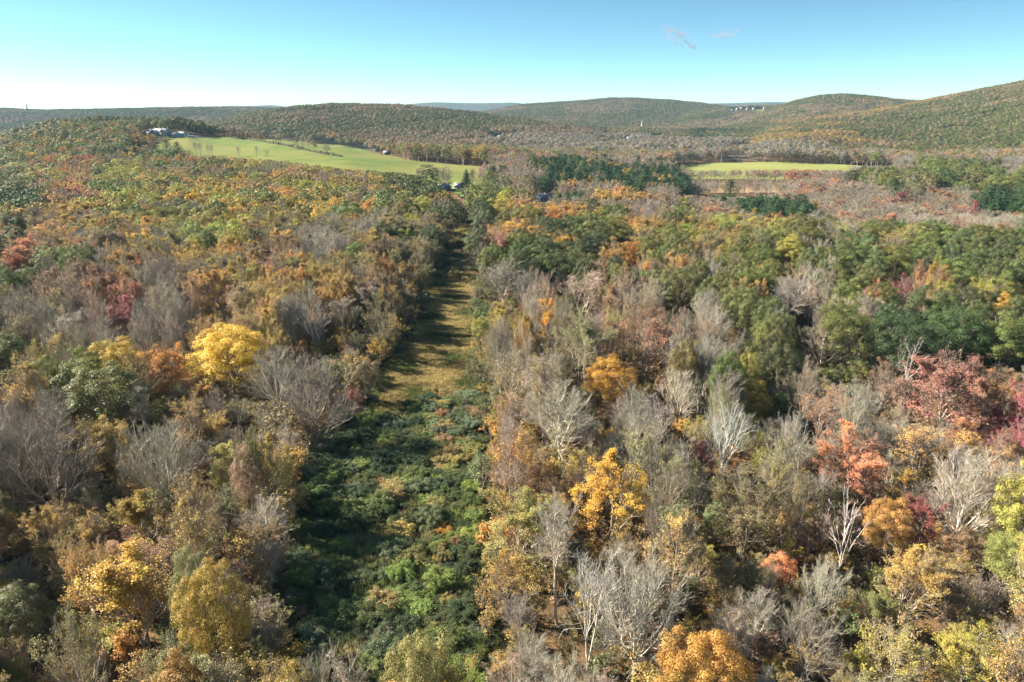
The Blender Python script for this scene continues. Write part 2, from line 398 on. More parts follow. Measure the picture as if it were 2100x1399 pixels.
LAWN3 = wpoly([(1130,412),(1230,412),(1235,424),(1130,424)])
LAWN4 = wpoly([(1320,286),(1368,286),(1366,291.5),(1315,291.5)])
LAWN5 = wpoly([(1000,285),(1018,285),(1015,292),(992,292)])
LAWN6 = wpoly([(1475,303),(1560,303),(1560,309),(1470,309)])
LAWN7 = wpoly([(1540,226.8),(1580,225.2),(1576,229.5),(1552,231.5)])
LAWN8 = wpoly([(1310,326),(1340,326),(1342,331),(1312,331)])
patch('meadow', FIELD, GRASSM, .7, 5)
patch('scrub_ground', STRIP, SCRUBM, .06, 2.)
patch('rough_grass_ground', GRASSY, STRIPM, .12, 1.)
patch('valley_meadow', VALLEY, VALLEYM, .7, 6)
patch('marsh_ground', MARSH, MARSHM, .6, 5)
patch('bare_soil_ground', SAND, SANDM, .7, 6)
for p in (LAWN1, LAWN2, LAWN3): patch('lawn', p, LAWNM, .8, 4)
for p in (LAWN4, LAWN5, LAWN6, LAWN8): patch('lawn', p, VALLEYM, 1.2, 10)
patch('lawn', LAWN7, LAWNM, 3, 15)
def clearing_mask(x, y, grow=0.):
    m = np.zeros(np.shape(x), bool)
    for p in (FIELD, VALLEY, MARSH, SAND, LAWN1, LAWN2, LAWN3, LAWN4, LAWN5, LAWN6, LAWN7, LAWN8): m |= inside(p, x, y)
    return m

# ------------------------------------------------------------------ tree kinds: meshes built once, shared by the copies
rs = np.random.default_rng(11)
def finish(tr, cr, name, mats, parts=True):
    d = {}
    if parts:
        d['trunk'] = tr.mesh(name+'_trunk', mats); d['crown'] = cr.mesh(name+'_crown', mats)
    a = Geo(); a.extend(tr); a.extend(cr)
    d['all'] = a.mesh(name, mats)
    V = np.concatenate(cr.V); d['H'] = float(V[:, 2].max()); d['w'] = float(np.percentile(np.hypot(V[:, 0], V[:, 1]), 92)*2)
    return d
TM = [WOODM, LEAFM]
P = {}
def bare(seed, **k):
    tr, cr, tw3, ctr, rng = skeleton(seed, **k); return finish(tr, cr, 'bare_tree', TM)
P['bare'] = [bare(100+i, H=h, w=w, base=b, nl=nl, straight=st, stems=sm, l2=9, l3=8, l4=5, tw=.015, rtrunk=.0105) for i, (h, w, b, nl, st, sm) in enumerate([
    (19, 8, .35, 15, .75, 1), (20, 9, .3, 17, .6, 1), (18, 7, .4, 13, .9, 1), (21, 8, .38, 16, .8, 2), (17, 9, .3, 14, .45, 1), (20, 7, .45, 14, .9, 2), (19, 7.5, .3, 15, .75, 3), (21, 6.5, .5, 12, .9, 1), (18, 9.5, .25, 18, .6, 2)])]
P['fan'] = [bare(200+i, H=h, w=w, base=b, nl=nl, straight=st, stems=sm, l2=10, l3=8, l4=4, tw=.017, rtrunk=.0115) for i, (h, w, b, nl, st, sm) in enumerate([
    (17, 12, .18, 20, .3, 1), (16, 11, .15, 22, .2, 1), (18, 13, .2, 20, .25, 2)])]
P['pale'] = [bare(300+i, H=h, w=w, base=b, nl=nl+2, straight=st, stems=sm, l2=7, l3=5, l4=3, tw=.02, rtrunk=.009) for i, (h, w, b, nl, st, sm) in enumerate([
    (20, 7, .4, 9, .8, 3), (19, 8, .35, 10, .5, 2), (18, 9, .3, 11, .4, 1)])]
P['dead'] = [bare(400+i, H=h, w=w, base=b, nl=nl, straight=st, stems=1, l2=4, l3=3, l4=0, tw=.03, rtrunk=.0095, l2len=.3) for i, (h, w, b, nl, st) in enumerate([
    (18, 7, .5, 7, .35), (17, 8, .4, 8, .5)])]
def scat(seed, n, size, tb, **k):
    tr, cr, tw3, ctr, rng = skeleton(seed, **k)
    add_scatter_leaves(cr, tw3, ctr, rng, n, size, tb); return finish(tr, cr, 'autumn_tree', TM)
shp = [(18, 8, .32, 13, .7, 1), (19, 9, .3, 14, .5, 1), (17, 7, .35, 12, .75, 1), (20, 8, .35, 14, .65, 2), (16, 8.5, .25, 13, .45, 1), (18, 7, .3, 13, .8, 2)]
P['sparse'] = [scat(500+i, 5200, .17, .5*(i % 3), H=h, w=w, base=b, nl=nl, straight=st, stems=sm, l2=8, l3=6, l4=3, tw=.018) for i, (h, w, b, nl, st, sm) in enumerate(shp)]
P['medium'] = [scat(600+i, 19000, .165, .3, H=h, w=w*1.03, base=b*.85, nl=nl+1, straight=st, stems=sm, l2=8, l3=6, l4=2, tw=.018) for i, (h, w, b, nl, st, sm) in enumerate(shp)]
def full(seed, ncl, per, size, H, w, base, r=(.8, 1.5), name='green_tree', flat=.75):
    tr, cr, tw3, ctr, rng = skeleton(seed, H=H*.93, w=w*.85, base=base, nl=11, straight=.5, l2=5, l3=3, l4=0, tw=.02)
    add_clump_leaves(cr, rng, H, w, base, ncl, per, size, r, flat); return finish(tr, cr, name, TM)
P['full'] = [full(700+i, ncl, 400, .18, H, w, b) for i, (H, w, b, ncl) in enumerate([(18, 10, .28, 85), (17, 9, .25, 75), (19, 11, .3, 95), (16, 8, .22, 65), (18, 9, .3, 80), (15, 10, .25, 85)])]
P['round'] = [full(750+i, ncl, 340, .165, H, w, b, (.8, 1.45), 'autumn_tree', .8) for i, (H, w, b, ncl) in enumerate([(17, 8, .2, 95), (16, 9, .22, 100), (18, 8.5, .2, 105)])]
# lighter-built versions for trees far from the camera
def mid_scat(seed, n, size, H, w, b, nl, st, sm, tw=.035):
    tr, cr, tw3, ctr, rng = skeleton(seed, H=H, w=w, base=b, nl=nl, straight=st, stems=sm, l2=6, l3=5, l4=0, tw=tw, sides=(4, 3, 3, 3))
    if n: add_scatter_leaves(cr, tw3, ctr, rng, n, size)
    return finish(tr, cr, 'far_tree', TM, False)
P['m_bare'] = [mid_scat(800+i, 0, 0, *s, tw=.045) for i, s in enumerate(shp[:5])]
P['m_sparse'] = [mid_scat(820+i, 700, .45, *s) for i, s in enumerate(shp[:5])]
P['m_medium'] = [mid_scat(840+i, 1800, .5, *s) for i, s in enumerate(shp[:5])]
def mid_full(seed, ncl, per, size, H, w, base, r=(.9, 1.6)):
    rng = np.random.default_rng(seed); tr, cr = Geo(), Geo()
    tubes(tr, np.array([[[0, 0, -1], [.2, 0, H*.4], [0, .2, H*.8]]]), np.array([.25]), np.array([.06]), 5, WOOD, rng)
    add_clump_leaves(cr, rng, H, w, base, ncl, per, size, r, .75); return finish(tr, cr, 'far_tree', TM, False)
P['m_full'] = [mid_full(860+i, ncl, 48, .55, H, w, b) for i, (H, w, b, ncl) in enumerate([(18, 10, .25, 55), (17, 9, .22, 50), (18, 11, .25, 60), (15, 8, .2, 45), (19, 9, .25, 50)])]
def conifer(seed, H, w, kind, nw=16, per=9, npl=38, size=.55):
    """whorls of drooping or level boughs carrying needle tufts"""
    rng = np.random.default_rng(seed); tr, cr = Geo(), Geo()
    tz = np.linspace(-1, H*.98, 7)
    tp = np.column_stack([rng.normal(size=7)*.06, rng.normal(size=7)*.06, tz])
    tubes(tr, tp[None], np.array([H*.014]), np.array([.03]), 6, WOOD, rng)
    polys = []
    for i in range(nw):
        f = (i+.5)/nw
        if kind == 'pine':
            z = H*(.30+.68*f); L = w/2*(1-.75*f**1.6)*rng.uniform(.65, 1.1)*(.55+.45*math.sin(min(1, f*3)*PI/2)); rise = .18+.5*f; dr = .0
        elif kind == 'column':
            z = H*(.04+.94*f); L = w/2*(1-f**1.8)**.8*rng.uniform(.9, 1.05)+.1; rise = 1.0; dr = 0
        else:
            z = H*(.07+.92*f); L = w/2*(1-f)**.85*rng.uniform(.88, 1.08)+.15; rise = -.05+.4*f; dr = -.28
        k = max(4, int(per*(1-.45*f)))
        a = rng.random()*6+np.arange(k)*2*PI/k+rng.normal(size=k)*.2
        Lk = L*rng.uniform(.75, 1.15, k)
        t = np.linspace(0, 1, 4)
        d = np.column_stack([np.cos(a), np.sin(a)])
        pz = z + Lk[:, None]*(rise*t[None]+dr*t[None]**2)
        polys.append(np.concatenate([d[:, None]*(Lk[:, None]*t[None])[..., None], pz[..., None]], 2))
    PP = np.concatenate(polys)
    tubes(tr, PP, np.full(len(PP), .05), np.full(len(PP), .02), 3, WOOD, rng)
    n = len(PP)*npl; k = rng.integers(0, len(PP), n); t = rng.random(n)**.6
    f = t*3; i = np.minimum(f.astype(int), 2); wq = (f-i)[:, None]
    p = PP[k, i]*(1-wq)+PP[k, i+1]*wq
    sp = .32 if kind != 'pine' else .5
    Lk = np.linalg.norm(PP[k, -1]-PP[k, 0], axis=1)
    off = rng.normal(size=(n, 3))*np.array([sp, sp, .16])*(.35+.3*Lk*(1.1-t)).clip(.3, 1.6)[:, None]
    p = p+off
    nn = norm(p*np.array([1, 1, 0]))*.5+rng.normal(size=p.shape)*.45+np.array([0, 0, .8])
    b = rng.normal(size=len(PP))*.12
    leaves(cr, p, nn, size, LEAF, rng, .5+b[k]+rng.normal(size=n)*.14, .5+rng.normal(size=n)*.2, asp=.45)
    cr_m = finish(tr, cr, 'pine_tree', [WOODM, NEEDLEM]); return cr_m
P['pine'] = [conifer(900+i, h, w, 'pine', nw=nw) for i, (h, w, nw) in enumerate([(24, 11, 15), (22, 12, 13), (26, 11, 16), (20, 10, 13)])]
P['spruce'] = [conifer(920+i, h, w, 'spruce', nw=nw) for i, (h, w, nw) in enumerate([(19, 8.5, 22), (17, 6.5, 20), (20, 7, 22)])]
P['column'] = [conifer(940+i, h, w, 'column', nw=16, per=8, npl=30, size=.5) for i, (h, w) in enumerate([(10, 4.2), (11, 4.6), (9, 4)])]
def shrub(seed, h, w, n, size, arch=26):
    rng = np.random.default_rng(seed); tr, cr = Geo(), Geo()
    a = rng.random(arch)*2*PI; L = w/2*rng.uniform(.5, 1.05, arch); t = np.linspace(0, 1, 6)
    hh = h*rng.uniform(.65, 1.05, arch)
    d = np.column_stack([np.cos(a), np.sin(a)])
    z = hh[:, None]*np.sin(np.minimum(t[None]*2.1, 2.4))
    PP = np.concatenate([d[:, None]*(L[:, None]*t[None]**1.2)[..., None], z[..., None]], 2); PP[:, 1:] += rng.normal(size=(arch, 5, 3))*.12
    tubes(tr, PP[:max(5, arch//2)], np.full(max(5, arch//2), .035), np.full(max(5, arch//2), .012), 3, WOOD, rng)
    nc = 26; az = np.arange(nc)*2.4; rr = np.sqrt((np.arange(nc)+.5)/nc)*rng.uniform(.8, 1.08, nc)
    c = np.column_stack([np.cos(az)*rr*w/2, np.sin(az)*rr*w/2, h*np.sqrt(np.clip(1-rr**2*.85, .05, 1))*rng.uniform(.55, 1., nc)])
    k = rng.integers(0, nc, n); r = rng.uniform(.22, .7, nc)*(w/4)**.5
    dd = norm(rng.normal(size=(n, 3))+np.array([0, 0, .5])+.4*norm(c[k]))
    p = c[k]+dd*(r[k]*np.clip(1-rng.exponential(.25, n), .1, 1.15))[:, None]
    p[:, 2] = np.maximum(p[:, 2], .05)
    cl = rng.normal(size=nc)*.13; ch = rng.normal(size=nc)*.2
    leaves(cr, p, dd*.9+rng.normal(size=p.shape)*.6+np.array([0, 0, .25]), size, LEAF, rng, .5+cl[k]+rng.normal(size=n)*.16, .5+ch[k]+rng.normal(size=n)*.12)
    n5 = n//2; tq = rng.random((n5, 1)); aq = rng.integers(0, arch, n5); bq = rng.integers(2, 5, n5)
    q = (PP[aq, bq]*(1-tq)+PP[aq, bq+1]*tq)*np.array([1.12, 1.12, 1.15])+rng.normal(size=(n5, 3))*.17
    q[:, 2] = np.maximum(q[:, 2], .05)
    leaves(cr, q, rng.normal(size=q.shape)*.6+np.array([0, 0, .7]), size, LEAF, rng, .55+rng.normal(size=len(q))*.2, .5+rng.normal(size=len(q))*.2)
    return finish(tr, cr, 'shrub', TM)
P['shrub'] = [shrub(1000+i, h, w, int(n*1.4), .165) for i, (h, w, n) in enumerate([(2.6, 5, 5200), (3.4, 5.5, 6000), (1.8, 4.5, 4200), (2.3, 6.5, 6400), (4.2, 4.6, 5600), (1.5, 3.5, 3000)])]
P['sapling'] = []
for i, (h, w, n) in enumerate([(7, 4, 1500), (5.5, 4.5, 1600), (8.5, 4, 1700), (4, 4, 1200), (6, 3.4, 1300)]):
    tr, cr, tw3, ctr, rng = skeleton(1100+i, H=h, w=w, base=.12, nl=9, straight=.5, l2=5, l3=4, l4=0, tw=.016, sides=(4, 3, 3, 3))
    add_scatter_leaves(cr, tw3, ctr, rng, n, .25); P['sapling'].append(finish(tr, cr, 'sapling', TM, False))
# far tiles: a patch of wood, every crown its own colour
PAL = dict(g=(.165, .178, .052), d=(.092, .112, .042), l=(.34, .325, .07), y=(.60, .405, .08), Y=(.49, .325, .09), o=(.58, .34, .10), r=(.38, .25, .14),
           t=(.40, .31, .22), v=(.29, .25, .105), k=(.52, .25, .14), m=(.36, .10, .11), b=(.34, .30, .26), w=(.44, .40, .36), p=(.06, .10, .042), s=(.055, .09, .05), c=(.66, .30, .15), O=(.66, .36, .07),
           G=(.18, .21, .08), e=(.56, .31, .075), n=(.52, .21, .18))
TILES = {}
def tile(seed, mix, size=54., nt=38, per=120, q=1.5):
    """a piece of closed canopy: crowns of many sizes, neighbours alike in tone"""
    rng = np.random.default_rng(seed)
    pts = []; tries = 0
    while len(pts) < nt and tries < 4000:
        tries += 1
        a = rng.uniform(-size/2, size/2, 2); rad = rng.choice([3.6, 4.6, 5.6, 7.0])*rng.uniform(.9, 1.12)
        if all(math.hypot(a[0]-b[0], a[1]-b[1]) > .56*(rad+b[2]) for b in pts): pts.append((a[0], a[1], rad))
    Vs, tc, lv = [], [], []
    mean = np.mean([PAL[c] for c in mix], 0); ph = rng.random(3)*6
    for (x0, y0, rad) in pts:
        k = (math.sin(x0/13+ph[0])+math.sin(y0/11+ph[1])+rng.normal()*.6)/2.6*.5+.5
        c = mix[int(np.clip(k*len(mix), 0, len(mix)-1))]; col = (np.array(PAL[c])*.70+mean*.30)*rng.uniform(.48, .80)*(1+rng.normal(size=3)*.05)
        con = c in 'ps'; H = rng.uniform(16, 19)+rad*.55
        n = int(per*(rad/5)**1.6)
        if con:
            f = rng.random(n)**.8; a = rng.random(n)*6.3; w = rad*1.5
            c3 = np.column_stack([np.cos(a)*w/2*(1-f*.9), np.sin(a)*w/2*(1-f*.9), H*(.15+.85*f)]); nn = np.column_stack([np.cos(a), np.sin(a), np.full(n, .7)])
        else:
            d = norm(rng.normal(size=(n, 3))+np.array([0, 0, .5])); lump = 1+.14*np.sin(d[:, 0]*5+ph[2])*np.sin(d[:, 1]*5+x0)
            rr_ = lump*rng.uniform(.82, 1.04, n)
            c3 = np.column_stack([d[:, 0]*rad*rr_, d[:, 1]*rad*rr_, H-rad*.75+d[:, 2]*rad*.75*rr_]); nn = d+rng.normal(size=(n, 3))*.22+np.array([0, 0, .35])
        c3[:, :2] += (x0, y0)
        nn = norm(nn); a = norm(np.cross(nn, rng.normal(size=(n, 3)))); b = np.cross(nn, a); s = (q*rng.uniform(.5, 1.25, n))[:, None]/2
        Vs.append(np.stack([c3-a*s, c3-b*s, c3+a*s, c3+b*s], 1).reshape(-1, 3)); tc.append(np.repeat(col[None], n*4, 0)); lv.append(np.repeat(.5+rng.normal(size=n)*.09, 4))
    V = np.concatenate(Vs)
    me = new_mesh('far_wood', V, [np.arange(len(V)).reshape(-1, 4)], [FARLEAFM], attrs=dict(tc=np.clip(np.concatenate(tc), .005, 1), lv=np.clip(np.concatenate(lv), 0, 1), lh=np.full(len(V), .5)))
    return dict(all=me)
MIX = dict(hill='gvrgdgvrtvg', rusty='rvrgtrtgvr', valley='bbtbtvbbgtbr', green='gggvdgvgr', dark='pppdgp', deep='gdvgvrdg', ochre='YvorYrgv')
for j, (k, mx) in enumerate(MIX.items()):
    P['tile_'+k] = [tile(2000+j*10+i, mx) for i in range(4)]
# ------------------------------------------------------------------ scattering helper for what nobody could count
def stuff(name, metas, rows, label=None):
    """rows: x, y, z, rot, sx, sz, index, tcol(3), wcol(3); one object whose geometry nodes place shared meshes"""
    A = np.array(rows, float)
    if not len(A): return None
    col = bpy.data.collections.new(name+'_sources')
    for i, m in enumerate(metas):
        col.objects.link(bpy.data.objects.new('%s_source_%03d' % (name, i), m['all']))
    me = bpy.data.meshes.new(name); me.vertices.add(len(A)); me.vertices.foreach_set('co', A[:, :3].astype(np.float32).ravel())
    def vec(k, v):
        a = me.attributes.new(k, 'FLOAT_VECTOR', 'POINT'); a.data.foreach_set('vector', np.asarray(v, np.float32).ravel())
    def colr(k, v):
        a = me.attributes.new(k, 'FLOAT_COLOR', 'POINT'); a.data.foreach_set('color', np.column_stack([v, np.ones(len(v))]).astype(np.float32).ravel())
    z0 = np.zeros(len(A)); vec('rot', np.column_stack([z0, z0, A[:, 3]]) if A.shape[1] == 13 else np.column_stack([A[:, 13], A[:, 14], A[:, 3]]))
    vec('scl', np.column_stack([A[:, 4], A[:, 4], A[:, 5]]))
    a = me.attributes.new('idx', 'INT', 'POINT'); a.data.foreach_set('value', A[:, 6].astype(np.int32))
    colr('tcol', A[:, 7:10]); colr('wcol', A[:, 10:13])
    o = link(name, me); tag(o, label, kind='stuff')
    ng = bpy.data.node_groups.new(name, 'GeometryNodeTree')
    ng.interface.new_socket('Geometry', in_out='INPUT', socket_type='NodeSocketGeometry'); ng.interface.new_socket('Geometry', in_out='OUTPUT', socket_type='NodeSocketGeometry')
    gi, go = ng.nodes.new('NodeGroupInput'), ng.nodes.new('NodeGroupOutput')
    ip = ng.nodes.new('GeometryNodeInstanceOnPoints'); ci = ng.nodes.new('GeometryNodeCollectionInfo')
    ci.inputs[0].default_value = col; ci.inputs['Separate Children'].default_value = True; ci.inputs['Reset Children'].default_value = True
    def na(k, t):
        n = ng.nodes.new('GeometryNodeInputNamedAttribute'); n.data_type = t; n.inputs[0].default_value = k; return n.outputs[0]
    e = ng.nodes.new('FunctionNodeEulerToRotation'); L = ng.links.new
    L(na('rot', 'FLOAT_VECTOR'), e.inputs[0]); L(gi.outputs[0], ip.inputs['Points']); L(ci.outputs[0], ip.inputs['Instance'])
    ip.inputs['Pick Instance'].default_value = True; L(na('idx', 'INT'), ip.inputs['Instance Index'])
    L(e.outputs[0], ip.inputs['Rotation']); L(na('scl', 'FLOAT_VECTOR'), ip.inputs['Scale']); L(ip.outputs[0], go.inputs[0])
    md = o.modifiers.new('scatter', 'NODES'); md.node_group = ng
    return o

# ------------------------------------------------------------------ what grows where: one cell is 100 x 60 photo pixels, letters name the mix
GRID = """
gtl rkY glv Yvg gYr lvo lYt gYt gdg tbd rtb tpt ttp tpt bt kbt bkb bbr bbr bgb bbg
dgb kYb glY lYb lyg gob byg Ybg gdl gd lgr tro tbo tbr bt bt btb bkb btr bbk bdb
dYb bYo bYg lby glY bYv bvy gYb Yvd gd kog gdo ggo ogY lYl Ylg lgb tbl gYg gGg gGg
kro grb bYt YvY Yvo YrY bYv rYb vYl g gdt gdg gdo gor Yvb lgv gbt gGg gdg gdg gdg
grb brt bkb btY rYo YoY YrY brY vYb g bgt gtr rtb tgb gvg gog btb bgl gkg gYl gyl
bvb bbt kbt bbt YrY Ybv bYw brv vgl v tYb rbo rtr tkr bbt gbg bgt gtg gdg gdd gdg
gdb Ybt bYb Yob YYb Ybv bbb btv gv v bYt bvr rtr rtr bbt glv ggv gdg gdt ddg rgd
vYg gbY vbb YvY vYb bbv bbb btm gv v btb bvb trb brt bgl lgg gbt ktb kkt mkk kbr
bYv gYb gvv bvY vbY vrb bbb bvg v v Yrb btb tbr btw lwb lbv tbv kbt kbt bkm rmk
bbv YbY Ybv bvb Yvo btr btr bg v v rYt tbo tbr wbr wtb wbo bor tbt bto bwo kko
bbv vbY Ybv bbv YoY brv brb v v v rYo tor otr tbv Ybv gvb bvt tbr bbo bbt btr
vbY YvY krY bYb Yvb bvb bb v v v Yrv rto oro tbv vgl gvb bYt btY Ybo bbr bbg
Yvb YvY YrY rYv bbt Ybv bb v v v vYr rvb vYr vbY YvY Yvr vkb bYo Yob rob lgb
bYv vbY oYo Yob btv bvb bb v v v vbo bbt bbb bbv vbY bov btv YoY YoY oYb gbl
vYb Yov YYo Ybo bvt btY bb v v v bor bbb bbb bbb bvb Yvb bbY YYo YYv YrY bYr
gYv YvY YoY Yvb bvY btv bb v v v btr bYo bbb bbo bob rbt bbt YYv YvY YrY Ykb
vgY bYv Ybv bYt bvo vtY bb v v v tbr bYt tbb boo ooe obt bbY YYv YYv YoY YYb
""".split('\n')[1:-1]
GRID = [r.split() for r in GRID]
for r in GRID: assert len(r) == 21, (len(r), r)
def cell(px, py):
    i = int(np.clip((py-340)//60, 0, 16)); j = int(np.clip(px//100, 0, 20)); return GRID[i][j]
KIND = {}
for c in 'bw': KIND[c] = 'bare_tree'
for c in 'troykmnYvceO': KIND[c] = 'autumn_tree'
for c in 'gdlG': KIND[c] = 'green_tree'
KIND.update(p='pine_tree', s='spruce_tree', D='dead_tree', f='bare_tree')
SETS = dict(b=['bare'], w=['pale'], f=['fan'], D=['dead'], t=['bare', 'sparse', 'sparse'], r=['sparse', 'medium'], o=['medium', 'medium', 'sparse'], Y=['sparse', 'medium', 'medium'], v=['sparse', 'medium'],
            y=['medium', 'round'], k=['sparse', 'medium', 'medium'], m=['medium'], n=['medium', 'sparse'], l=['medium', 'full'], g=['full'], d=['full'], G=['full', 'medium'], O=['round'], c=['round'], e=['round'], p=['pine'], s=['spruce'])
FARSET = dict(b='m_bare', w='m_bare', f='m_bare', D='m_bare', t='m_sparse', r='m_sparse', o='m_medium', Y='m_medium', v='m_sparse', y='m_medium', k='m_medium', m='m_medium', n='m_medium', l='m_full', g='m_full', d='m_full', G='m_full', O='m_full', c='m_medium', e='m_full', p='pine', s='spruce')
LOOK = dict(b='bare grey', w='bare pale-barked', t='tan half-bare', r='rust-brown', o='orange', Y='ochre-gold', v='thin olive', y='bright yellow', k='salmon-red', m='crimson', n='pink-red', l='lime-green', g='green', d='dark green', G='fresh green',
            O='bright orange', c='coral', e='amber', p='dark green', s='blue-green', D='dead white', f='fan-shaped bare grey')
def wood_col(c, r):
    if c in 'wD': b = np.array([.43, .395, .35])*r.uniform(.85, 1.15)
    elif c in 'bf': b = np.array([.395, .35, .28])*r.uniform(.75, 1.3)
    elif c == 't': b = np.array([.42, .345, .27])*r.uniform(.8, 1.2)
    elif c in 'ps': b = np.array([.10, .08, .06])
    else: b = np.array([.28, .235, .19])*r.uniform(.75, 1.25)
    return np.clip(b*(1+r.normal(size=3)*.02), .02, .8)
def leaf_col(c, r):
    b = np.array(PAL[c if c in PAL else 't'])*r.uniform(.78, 1.2)
    return np.clip(b*(1+r.normal(size=3)*np.array([.09, .07, .12])), .006, .85)

